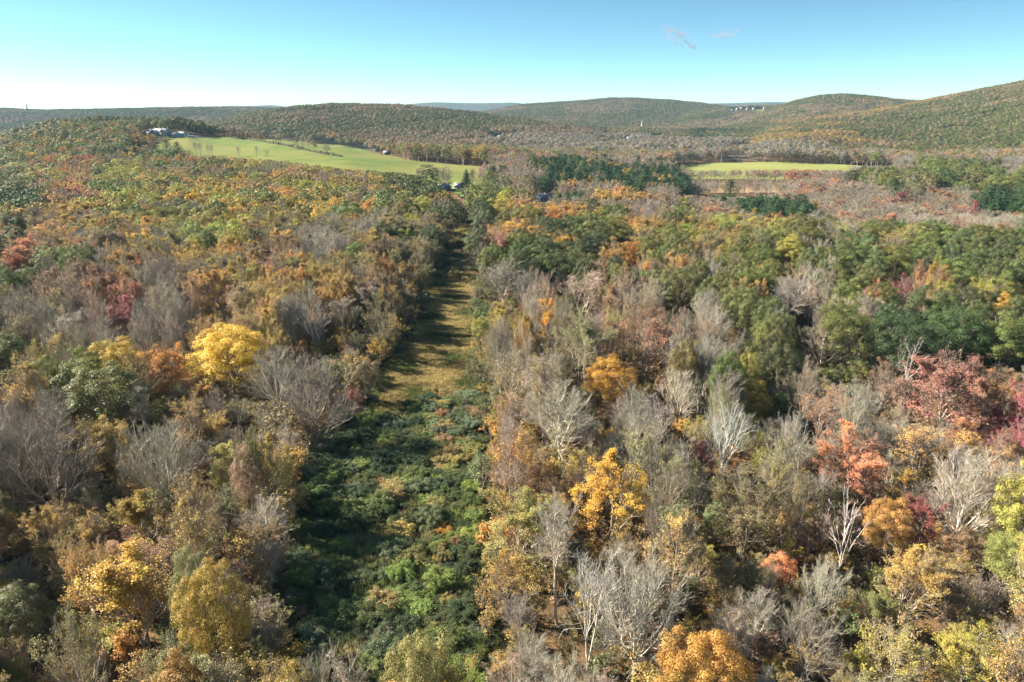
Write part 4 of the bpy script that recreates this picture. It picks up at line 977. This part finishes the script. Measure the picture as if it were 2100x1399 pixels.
for x, y, z, a, b, d, q in zip(X[k], Y[k], Z[k], px[k], py[k], dep[k], ing[k]):
    mixs = 'GlgulgGgYlGg' if b > 1000 and a > 730 else ('gGGduYl' if b < 1000 else 'dgGguGl')
    if 880 < a and b < 960: mixs = 'YurYGuY'
    if b > 1080 and rr.random() < .02: mixs = 'o'
    c = str(rr.choice(list(mixs)))
    s = rr.lognormal(-.2, .36)*(1.2 if b < 560 else 1); s = min(max(s, .35), 1.35)
    w, h = 4.4*s, 2.5*s*rr.uniform(.55, 1.25)
    if q: w *= .8; h *= .8
    shrubs.append(dict(x=x, y=y, z=z, c=c, w=w, H=h, px=a, py=b, dep=d, kind='shrub', hero=None, tc=np.clip(np.array(SC[c])*rr.uniform(.75, 1.25)*(1+rr.normal(size=3)*.06), .01, 1), k=int(rr.integers(6)), area=(w*h/d**2)*(1 if b < 1399 and 0 < a < 2100 else .2)))
shrubs.sort(key=lambda t: -t['area'])
print('SHRUBS', len(shrubs))
# yellow-green edge shrubs in the sun keep their own spot
LAND_keep = LAND; LAND = [('the grassy clearing', 880, 760), ('the near end of the strip', 760, 1390), ('the lower middle of the thicket', 800, 1200), ('the sunlit right edge of the thicket', 960, 1090), ('the shaded left edge of the thicket', 620, 1120),
    ('the dark heart of the thicket', 740, 1010), ('the thicket head by the clearing', 890, 850), ('the straw-coloured brush pile', 935, 795), ('the shaded far end of the strip', 950, 480), ('the shrub belt beyond the clearing', 930, 545),
    ('the left rim of the clearing', 790, 690), ('the tall twin-stemmed tree', 985, 1000), ('the lower right corner of the thicket', 950, 1330), ('the lower left corner of the thicket', 620, 1330)]
label_all(shrubs[:300], SLOOK); LAND = LAND_keep
wsh = np.array([.13, .10, .07])
for t in shrubs[:300]:
    pr = P['shrub'][t['k']]; sx, sz = t['w']/pr['w'], t['H']/pr['H']
    root = link('shrub', None, None, (t['x'], t['y'], t['z'])); root.rotation_euler = (0, 0, rr.random()*6.28); root.scale = (sx, sx, sz)
    for nm, m2 in (('stem', 'trunk'), ('foliage', 'crown')):
        o = link(nm, pr[m2], root); o['tcol'] = [float(v) for v in t['tc']]; o['wcol'] = [.13, .10, .07]
    tag(root, t['label'], 'shrub', GRP['shrub'])
stuff('shrubbery', P['shrub'], [[t['x'], t['y'], t['z'], rr.random()*6.28, t['w']/P['shrub'][t['k']]['w'], t['H']/P['shrub'][t['k']]['H'], t['k'], *t['tc'], *wsh] for t in shrubs[300:]])
# low ground cover between the shrubs and along the wood's edge
rows = []
gc = np.column_stack([rr.uniform(SX0-4, SX1+4, 9000), rr.uniform(SY0, SY1, 9000)]); X, Y = gc[:, 0], gc[:, 1]; Z = gz(X, Y)
k = (inside(STRIP, X, Y) & ~inside(GRASSY, X, Y)) | ((edge_dist(STRIP, X, Y) < 3) & ~inside(GRASSY, X, Y))
for x, y, z in zip(X[k], Y[k], Z[k]):
    c = np.array(SC[str(rr.choice(list('GgdYru')))]); s = rr.uniform(.3, .6)
    rows.append([x, y, z-.05, rr.random()*6.28, s, s*rr.uniform(.3, .7), rr.integers(6), *(c*rr.uniform(.6, 1.1)), *wsh])
stuff('ground_cover_weeds', P['shrub'], rows)
def tuft(seed, h, w, n):
    rng = np.random.default_rng(seed); g_ = Geo()
    p = rng.normal(size=(n, 2))*w*.3; a = rng.random(n)*6.28; hh = h*rng.uniform(.5, 1, n); b = .05
    lean = rng.normal(size=(n, 2))*h*.28
    V = np.stack([np.column_stack([p[:, 0]-np.cos(a)*b, p[:, 1]-np.sin(a)*b, hh*0]), np.column_stack([p[:, 0]+np.cos(a)*b, p[:, 1]+np.sin(a)*b, hh*0]), np.column_stack([p+lean, hh])], 1).reshape(-1, 3)
    g_.add(V, np.arange(n*3).reshape(n, 3), LEAF, np.repeat(rng.random(n), 3), np.repeat(rng.random(n), 3))
    return dict(all=g_.mesh('grass_tuft', TM))
TUFTS = [tuft(i, h, w, 70) for i, (h, w) in enumerate([(.8, 1.1), (.6, 1.4), (1.0, .9)])]
rows = []
for x, y, z in zip(X[k], Y[k], Z[k]):
    for m_ in range(2):
        x2, y2 = x+rr.normal()*1.5, y+rr.normal()*1.5; f = math.sin(x2*.21)+math.sin(y2*.17+1)+rr.normal()*.6
        c = np.array((.38, .30, .14)) if f > .9 else np.array((.17, .20, .07)) if f > -.4 else np.array((.10, .11, .05))
        s = rr.uniform(1.2, 2.4); rows.append([x2, y2, z, rr.random()*6.28, s*.8, s, rr.integers(3), *(c*rr.uniform(.7, 1.2)), *wsh])
stuff('tall_grass', TUFTS, rows)
gx0, gy0 = np.array(GRASSY).min(0); gx1, gy1 = np.array(GRASSY).max(0)
gp = np.column_stack([rr.uniform(gx0, gx1, 26000), rr.uniform(gy0, gy1, 26000)]); gp = gp[inside(GRASSY, gp[:, 0], gp[:, 1])]
Z = gz(gp[:, 0], gp[:, 1]); rows = []
for (x, y), z in zip(gp, Z):
    f = math.sin(x*.35+y*.11)+math.sin(y*.23-x*.12+2)+rr.normal()*.7
    c = np.array((.48, .375, .15)) if f > .1 else (np.array((.29, .225, .095)) if f > -1.2 else np.array((.10, .14, .035)))
    s = rr.uniform(.6, 1.3); rows.append([x, y, z, rr.random()*6.28, s, s, rr.integers(3), *(c*rr.uniform(.7, 1.25)), *wsh])
stuff('grass', TUFTS, rows)

# ------------------------------------------------------------------ woods of the hills: far patches of trees following the slopes
rows = []
step = 46.
from mathutils import Matrix, Vector
def tilt(gx, gy):
    n = Vector((gx, gy, 1)).normalized(); e = (Vector((0, 0, 1)).rotation_difference(n).to_matrix() @ Matrix.Rotation(rr.integers(4)*PI/2, 3, 'Z')).to_euler('XYZ')
    return e.x, e.y, e.z
best = {}
names = list(MIX); base_i = {k: i*4 for i, k in enumerate(names)}
for i, y in enumerate(np.arange(1090, 6600, step)):
    st_ = step if y < 4200 else step*1.0
    half = .82*y+80; xs = np.arange(-half, half, st_)+(i % 2)*st_/2 + rr.uniform(-4, 4)
    Yv = np.full(len(xs), y)+rr.uniform(-4, 4, len(xs)); z = gz(xs, Yv)
    p0, p1, d = project(xs, Yv, z+16); col = np.round(p0/12).astype(int)
    e = 12.
    nx = -(gz(xs+e, Yv)-gz(xs-e, Yv))/(2*e); ny = -(gz(xs, Yv+e)-gz(xs, Yv-e))/(2*e)
    cm = clearing_mask(xs, Yv)
    for x, yy, zz, a, b, c_, gx, gy, m_ in zip(xs, Yv, z, p0, p1, col, nx, ny, cm):
        pb = best.get(c_, 9999.)
        best[c_] = min(pb, b+10)
        if b > pb + 2200./y*10 + 4 or a < -60 or a > 2160 or m_: continue
        if any(math.hypot(x-h[3], yy-h[4]) < 34 for h in HW): continue
        low = .22 if any(abs(a-h[0]) < h[2]*.8+20*FOC/yy*.5 and 0 < h[4]-yy < 420 for h in HW) else 1.
        # what covers this hillside in the photo
        n1 = math.sin(x/260.+yy/390.)+math.sin(x/127.-yy/190.+2)+.6*math.sin(x/61.+yy/83.+1)+rr.normal()*.45
        n2 = math.sin(x/170.-yy/260.+4)+math.sin(x/330.+yy/140.)+rr.normal()*.4
        if a < 430 and b < 300: pal = 'green' if n1 > .2 else ('deep' if n1 > -.9 else 'rusty')
        elif a < 1000 and b < 268: pal = 'green' if n1 > .9 else ('hill' if n1 > -.3 else ('deep' if n2 > 0 else 'rusty'))
        elif a < 1000: pal = 'rusty' if n1 < .6 else ('ochre' if n2 > .3 else 'deep')
        elif b < 258 and a < 1500: pal = 'deep' if n1 > -.6 else ('green' if n2 > 0 else 'rusty')
        elif a > 1500 and b < 300-(1700-a)*.1: pal = 'green' if n1 > 1.0 else ('hill' if n1 > -.1 else ('ochre' if n2 > .3 else 'rusty'))
        else: pal = 'valley' if n1 < .9 else ('hill' if n1 < 1.7 else 'dark')
        if pal == 'valley' and b < 275: pal = 'rusty' if n1 < 0 else 'deep'
        rows.append([x, yy, zz-.8, 0, 1., rr.uniform(.85, 1.1)*low, base_i[pal]+rr.integers(4), .5, .5, .5, .5, .5, .5, *tilt(gx, gy)])
        rows[-1][3] = rows[-1].pop()
# tiles keep their heading (quarter turns would break the tilt), so they are varied by mesh
print('TILES', len(rows))
stuff('distant_forest', [m for k in names for m in P['tile_'+k]], rows)
# ------------------------------------------------------------------ buildings
def plain(name, c, rough=.8, var=.12, scale=1.5):
    return noise_mat(name, [tuple(v*(1-var) for v in c), tuple(v*(1+var) for v in c)], scale, 5, rough)
WHITEM = plain('white_clapboard', (.68, .68, .66)); STONEM = plain('pale_fieldstone', (.36, .34, .33), var=.35, scale=.9); SLATEM = plain('slate_shingle', (.20, .21, .23)); LIGHTROOFM = plain('weathered_shingle', (.36, .37, .38))
DARKM = plain('dark_timber', (.05, .045, .04)); REDM = plain('barn_red', (.28, .06, .045)); GLASSM = plain('window_glass', (.05, .06, .07), .15); BRICKM = plain('chimney_brick', (.30, .20, .16)); BLUEM = plain('grey_blue_siding', (.38, .45, .50))
DULLWHITE = plain('weathered_white', (.33, .33, .32))
ASPH = plain('pale_asphalt', (.42, .41, .39), .9, .1, .3)
def box_geo(x0, x1, y0, y1, z0, z1):
    V = np.array([[x, y, z] for z in (z0, z1) for y in (y0, y1) for x in (x0, x1)], float)
    F = np.array([[0, 2, 3, 1], [4, 5, 7, 6], [0, 1, 5, 4], [2, 6, 7, 3], [0, 4, 6, 2], [1, 3, 7, 5]])
    return V, F
def m_of(name, parts, m):
    Vs, Fs, n = [], [], 0
    for V, F in parts:
        Vs.append(V); Fs.append(np.asarray(F)+n); n += len(V)
    return new_mesh(name, np.concatenate(Vs), Fs, [m])
def wall_geo(w, d, h, rh):
    """gabled box, ridge along x"""
    V = np.array([[-w/2, -d/2, -2], [w/2, -d/2, -2], [w/2, d/2, -2], [-w/2, d/2, -2], [-w/2, -d/2, h], [w/2, -d/2, h], [w/2, d/2, h], [-w/2, d/2, h], [-w/2, 0, h+rh], [w/2, 0, h+rh]])
    return V, [np.array([[0, 1, 5, 4], [2, 3, 7, 6]]), np.array([[1, 2, 6, 9, 5], [3, 0, 4, 8, 7]])]
def roof_geo(w, d, h, rh, o=.5, t=.3):
    e = d/2+o; dr = rh*o/(d/2); x = w/2+o
    prof = [(-e, h-dr), (0, h+rh), (e, h-dr), (e, h-dr+t), (0, h+rh+t*1.2), (-e, h-dr+t)]
    V = np.array([[s*x, a, b+.03] for s in (-1, 1) for a, b in prof])
    F4 = []
    for i in range(6): j = (i+1) % 6; F4.append([i, j, j+6, i+6])
    caps = [[0, 5, 4, 1], [1, 4, 3, 2], [6, 7, 10, 11], [7, 8, 9, 10]]
    return V, np.array(F4+caps)
def house(name, px, py, az, wings, wallm, roofm, label, cat='house', chimneys=(), dz=0., xy=None, group=None):
    """wings: (cx, cy, w, d, h, roof height, turn) in metres"""
    x, y = xy or on_ground(px, py); z = float(gz(x, y))+dz
    root = link(name, None, None, (x, y, z)); root.rotation_euler = (0, 0, math.radians(az)); tag(root, label, cat, group)
    for (cx, cy, w, d, h, rh, turn) in wings:
        V, F = wall_geo(w, d, h, rh)
        a = link('wall', new_mesh('wall', V, F, [wallm]), root); a.location = (cx, cy, 0); a.rotation_euler = (0, 0, math.radians(turn))
        V, F = roof_geo(w, d, h, rh)
        r = link('roof', new_mesh('roof', V, [F], [roofm]), root); r.location = (cx, cy, 0); r.rotation_euler = (0, 0, math.radians(turn))
        fl = max(1, int(h//2.9)); nw = max(1, int(w//3.2))
        for side in (-1, 1):
            for s in range(fl):
                for k in range(nw):
                    u = -w/2+(k+.5)*w/nw; zz = .9+s*2.9
                    V, F = box_geo(u-.5, u+.5, side*d/2-.06, side*d/2+.06, zz, zz+1.5)
                    link('window', m_of('window', [(V, F)], GLASSM), a)
        V, F = box_geo(w/2-.06, w/2+.06, -.6, .6, .9+(fl-1)*2.9, 2.4+(fl-1)*2.9); link('window', m_of('window', [(V, F)], GLASSM), a)
    V, F = box_geo(wings[0][0]-.6, wings[0][0]+.6, wings[0][1]-wings[0][3]/2-.1, wings[0][1]-wings[0][3]/2+.05, 0, 2.2)
    link('door', m_of('door', [(V, F)], DARKM), root)
    for (cx, cy, h) in chimneys:
        V, F = box_geo(cx-.6, cx+.6, cy-.5, cy+.5, 0, h); V2, F2 = box_geo(cx-.75, cx+.75, cy-.65, cy+.65, h-.5, h-.2)
        link('chimney', m_of('chimney', [(V, F), (V2, F2)], BRICKM), root)
    return root
house('manor_house', 334, 280.5, -8, [(0, 0, 24, 10, 7, 5, 0), (-18, 1, 14, 9, 6, 4.5, 0), (-9, -7, 9, 9, 6.5, 5, 90), (7, -6, 9, 10, 7, 5, 90), (20, -1, 13, 8, 3.6, 2.5, 0), (-28, 3, 9, 9, 5.5, 4, 90)], STONEM, LIGHTROOFM,
      'long many-gabled stone manor with pale roofs on the hill', 'manor house', [(-12, 1, 14.5), (2, 2, 15), (10, 1, 15), (-20, 1, 12.5)])
house('carriage_house', 376, 279.5, 5, [(0, 0, 15, 8, 3, 3.4, 0), (-5, -3.5, 5, 5, 2.8, 2.6, 90)], WHITEM, LIGHTROOFM, 'low white outbuilding beside the stone manor on the hill', 'outbuilding', [(2, 0, 8)])
house('farmhouse', 1516, 311.5, 15, [(0, 0, 12, 9, 5.5, 3.5, 90), (14, 3, 16, 10, 4.6, 3.4, 0), (-11, -2, 11, 6, 2.8, 2, 0)], WHITEM, SLATEM, 'white farmhouse with slate-roofed wing in the far valley', 'house', [(0, 2, 10.5)])
house('shed', 1496, 309.5, 0, [(0, 0, 8, 6, 2.8, 2, 0)], WHITEM, LIGHTROOFM, 'small pale shed left of the white farmhouse', 'shed')
house('cottage', 913, 392, 60, [(0, 0, 9, 7, 3.2, 3, 0), (0, 5, 5, 5, 2.8, 2.6, 90)], BLUEM, SLATEM, 'small grey house under the bare meadow tree', 'house', [(1, 1, 7.5)])
house('garage', 941, 388, -25, [(0, 0, 9, 6.5, 2.8, 2.4, 0)], WHITEM, LIGHTROOFM, 'pale garage beside the lone spruce at the meadow foot', 'garage')
house('ranch_house', 1112, 412, -10, [(0, 0, 17, 9, 3, 3, 0), (10, -4, 8, 8, 2.8, 2.6, 90)], BLUEM, SLATEM, 'long low grey-roofed house among the trees below the pines', 'house', [(2, 1, 7)])
house('barn', 793, 317.5, -12, [(0, 0, 11, 8, 4, 3.2, 0)], DARKM, SLATEM, 'dark barn behind the lower edge of the meadow', 'barn')
house('cottage', 772, 311, -12, [(0, 0, 9, 6, 2.8, 2.2, 0)], STONEM, SLATEM, 'low grey cottage left of the dark barn', 'house')
house('cottage', 1024, 286, 40, [(0, 0, 10, 8, 5, 4, 0)], WHITEM, LIGHTROOFM, 'tiny white gabled house above a small pale lawn, mid hill', 'house')
house('cottage', 1289, 287, 20, [(0, 0, 11, 8, 5, 4, 90)], WHITEM, SLATEM, 'white house east of the pale road, far valley', 'house')
house('cottage', 1420, 286.5, 10, [(0, 0, 15, 9, 5, 4, 0)], WHITEM, SLATEM, 'white house below the dark wood in the far valley', 'house')
house('cottage', 1376, 302.5, 30, [(0, 0, 10, 8, 4, 3.4, 0)], WHITEM, SLATEM, 'white house by the small green lot, far valley', 'house')
house('cottage', 1356, 287, 0, [(0, 0, 9, 7, 3.5, 3, 0)], WHITEM, SLATEM, 'little white house at the end of the far pale lawn', 'house')
VIL = [(1501, 228.5, 'W'), (1511, 226.5, 'W'), (1519.5, 224.8, 'R'), (1524, 223.6, 'W'), (1532, 225.8, 'W'), (1537, 223, 'W'), (1567, 223.8, 'W'), (1545, 226.2, 'W')]
VLAB = ['leftmost white house of the hilltop village', 'second white house of the hilltop village from its left end', 'red house of the hilltop village', 'white house right beside the red one in the hilltop village', 'white house midway between the red house and the village gable',
        'tallest white gabled house of the hilltop village', 'white house alone above the hilltop green field', 'white house at the head of the hilltop lawn']
for (a, b, q), lb in zip(VIL, VLAB):
    house('village_house', a, b+1.5, random.Random(a).uniform(-40, 40), [(0, 0, 11, 8, 5, 4, 0)], REDM if q == 'R' else DULLWHITE, LIGHTROOFM, lb, 'house', dz=4, group='houses of the hilltop village')
# church with its spire
x, y = on_ground(1320.5, 268); z = float(gz(x, y))
root = link('church', None, None, (x, y, z)); tag(root, 'white church spire rising above the far valley trees', 'church')
V, F = wall_geo(18, 10, 8, 5); link('wall', new_mesh('wall', V, F, [WHITEM]), root)
V, F = roof_geo(18, 10, 8, 5); link('roof', new_mesh('roof', V, [F], [SLATEM]), root)
link('tower', m_of('tower', [box_geo(-12.5, -8.9, -1.8, 1.8, 0, 24), box_geo(-12, -9.4, -1.3, 1.3, 24.05, 29)], WHITEM), root)
V = np.array([[-12.2, -1.5, 29.1], [-9.2, -1.5, 29.1], [-9.2, 1.5, 29.1], [-12.2, 1.5, 29.1], [-10.7, 0, 42]])
link('spire', new_mesh('spire', V, [np.array([[0, 1, 4], [1, 2, 4], [2, 3, 4], [3, 0, 4]]), np.array([[3, 2, 1, 0]])], [WHITEM]), root)
# road
def ribbon(name, pts, w, m, dz):
    P_ = np.array([on_ground(*p) for p in pts]); t = np.linspace(0, 1, 60); s = np.linspace(0, 1, len(P_))
    Q = np.column_stack([np.interp(t, s, P_[:, 0]), np.interp(t, s, P_[:, 1])]); D = np.gradient(Q, axis=0); D /= np.linalg.norm(D, axis=1)[:, None]; n = np.column_stack([-D[:, 1], D[:, 0]])
    A, B = Q-n*w/2, Q+n*w/2
    V = np.concatenate([np.column_stack([A, gz(A[:, 0], A[:, 1])+dz]), np.column_stack([B, gz(B[:, 0], B[:, 1])+dz])]); i = np.arange(59)
    tag(link(name, new_mesh(name, V, [np.column_stack([i, i+1, i+61, i+60])], [m])), kind='structure')
ribbon('road', [(1247, 284), (1241, 292), (1234, 302)], 11, ASPH, 2.5)
ribbon('driveway', [(366, 280.5), (390, 280.8), (420, 281.3)], 5, ASPH, 1.0)
# stone wall and hedge line across the meadow
def rubble_wall(name, pts, h, w, m, label, cat, lump=.35):
    P_ = np.array([on_ground(*p) for p in pts]); n = 220; s = np.r_[0, np.cumsum(np.hypot(*np.diff(P_, axis=0).T))]; t = np.linspace(0, s[-1], n)
    Q = np.column_stack([np.interp(t, s, P_[:, 0]), np.interp(t, s, P_[:, 1])]); D = np.gradient(Q, axis=0); D /= np.linalg.norm(D, axis=1)[:, None]; nn = np.column_stack([-D[:, 1], D[:, 0]])
    r = np.random.default_rng(8); hh = h*(1+lump*r.normal(size=n)).clip(.3, 2); g0 = gz(Q[:, 0], Q[:, 1])
    rows_ = [(-.5, 0), (-.42, .8), (0, 1.05), (.42, .8), (.5, 0)]
    V = np.concatenate([np.column_stack([Q+nn*w*a, g0+.5+hh*b]) for a, b in rows_]); i = np.arange(n-1)
    F = np.concatenate([np.column_stack([i+k*n, i+1+k*n, i+1+(k+1)*n, i+(k+1)*n]) for k in range(4)])
    tag(link(name, new_mesh(name, V, [F], [m], smooth_f=False)), label, cat)
rubble_wall('hedge', [(472, 283.5), (505, 287), (560, 296), (610, 306.5), (660, 317), (703, 324)], 2.2, 2.4, plain('hedge_brush', (.05, .05, .03), 1, .5, .4), 'low dark hedge line running down across the green meadow', 'hedge', .5)
rubble_wall('stone_wall', [(388, 281.5), (402, 281.9), (420, 281.8)], 1.4, 1.0, STONEM, 'low stone wall by the drive on the meadow crest', 'stone wall', .1)
# communication mast far off on the ridge
def strut(a, b, r):
    g_ = Geo(); tubes(g_, np.array([[a, b]], float), np.array([r]), np.array([r]), 4, 0, np.random.default_rng(0)); return np.concatenate(g_.V), g_.F[0]
def mast(px, ptop, d, wid, label):
    x = (px-1050)/FOC*.948*d; z0 = float(gz(x, d)); top = CAM_H+d*slope_at(ptop); h = top-z0; parts = []
    for a, b in ((-1, -1), (1, -1), (1, 1), (-1, 1)): parts.append(strut((a*wid, b*wid, 0), (a*wid*.25, b*wid*.25, h), .7))
    n = 10
    for k in range(n):
        f0, f1 = 1-.75*k/n, 1-.75*(k+1)/n; c = [(-1, -1), (1, -1), (1, 1), (-1, 1)]
        for q in range(4):
            a, b = c[q], c[(q+1) % 4]; parts.append(strut((a[0]*wid*f0, a[1]*wid*f0, h*k/n), (b[0]*wid*f1, b[1]*wid*f1, h*(k+1)/n), .35))
    root = link('radio_mast', m_of('mast', parts, plain('mast_steel', (.16, .19, .22))), None, (x, d, z0)); tag(root, label, 'radio mast')
mast(57, 213.5, 3950, 5, 'lattice radio mast standing on the far left ridge')
mast(412, 216, 4100, 2.2, 'thin short mast on the far ridge above the meadow crest')
# bird
bx = ray_dir(1207, 163); bx = bx/np.linalg.norm(bx)*170
V = np.array([[0, -.22, 0], [.05, 0, .04], [-.05, 0, .04], [0, .3, .02], [0, 0, -.05], [.35, .05, .14], [.75, -.12, .05], [.32, -.1, .12], [-.35, .05, .14], [-.75, -.12, .05], [-.32, -.1, .12], [0, .2, -.03], [.07, -.42, .0], [-.07, -.42, 0]])
F3 = np.array([[0, 4, 1], [0, 2, 4], [1, 4, 11], [11, 4, 2], [1, 11, 3], [3, 11, 2], [1, 5, 7], [5, 6, 7], [2, 10, 8], [8, 10, 9], [1, 3, 2], [0, 1, 2], [0, 12, 13], [1, 7, 0], [2, 0, 10]])
tag(link('bird', new_mesh('bird', V, [F3], [plain('dark_feathers', (.06, .06, .065))]), None, (bx[0], bx[1], CAM_H+bx[2])), 'small dark bird gliding in the open sky', 'bird')

# ------------------------------------------------------------------ clouds and haze
def cloud(px, py, w_px, h_px, d, tilt, label, dens, seed):
    r = ray_dir(px, py); r = r/np.linalg.norm(r)*d; sx, sz = w_px/FOC*d/2, h_px/FOC*d/2
    rng = np.random.default_rng(seed); Vs, Fs, n = [], [], 0
    a = np.linspace(0, 2*PI, 17)[:-1]; b = np.linspace(-PI/2, PI/2, 9)
    A, B = np.meshgrid(a, b); V = np.column_stack([(np.cos(A)*np.cos(B)).ravel()*sx, (np.sin(A)*np.cos(B)).ravel()*sx*.5, np.sin(B).ravel()*sz])
    V += rng.normal(size=V.shape)*sz*.05
    id_ = np.arange(9*16).reshape(9, 16); F = np.stack([id_[:-1], np.roll(id_[:-1], -1, 1), np.roll(id_[1:], -1, 1), id_[1:]], -1).reshape(-1, 4)
    m, nt, out = mat('cloud_vapour'); tc = N(nt, 'ShaderNodeTexCoord'); no = N(nt, 'ShaderNodeTexNoise'); mp = N(nt, 'ShaderNodeMapping')
    no.inputs['Scale'].default_value = 1.0; no.inputs['Detail'].default_value = 4; no.inputs['Roughness'].default_value = .6
    mp.inputs['Scale'].default_value = (3.2/sx, 3.2/sx, 1.5/sz); mp.inputs['Location'].default_value = (seed*3.1, 0, 0)
    nt.links.new(tc.outputs['Object'], mp.inputs[0]); nt.links.new(mp.outputs[0], no.inputs['Vector'])
    v = mathn(nt, 'MAXIMUM', mathn(nt, 'SUBTRACT', no.outputs['Fac'], .52), 0.)
    pv = N(nt, 'ShaderNodeVolumePrincipled'); pv.inputs['Color'].default_value = (.5, .47, .52, 1); nt.links.new(mathn(nt, 'MULTIPLY', v, dens), pv.inputs['Density']); nt.links.new(pv.outputs[0], out.inputs['Volume'])
    o = link('cloud', new_mesh('cloud', V, [F], [m], smooth_f=True), None, (r[0], r[1], CAM_H+r[2])); o.rotation_euler = (0, math.radians(tilt), 0); tag(o, label, 'cloud')
cloud(1392, 76, 84, 26, 14000, 25, 'faint mauve cloud wisp slanting down to the right', .04, 1)
cloud(1484, 69, 64, 18, 14000, -4, 'smaller level mauve cloud wisp beside the slanting one', .04, 2)
cloud(137, 196.5, 24, 4, 14000, 0, 'tiny white cloud fleck low over the far left ridge', .06, 3)

HAZE = 3.2e-5
V, F = box_geo(-19000, 19000, -400, 13600, -40, 236)
m, nt, out = mat('haze'); pv = N(nt, 'ShaderNodeVolumePrincipled'); pv.inputs['Color'].default_value = (.38, .70, 1, 1); pv.inputs['Density'].default_value = HAZE; pv.inputs['Anisotropy'].default_value = 0
nt.links.new(pv.outputs[0], out.inputs['Volume'])
if HAZE > 0: tag(link('haze', new_mesh('haze', V, [F], [m])), kind='stuff')
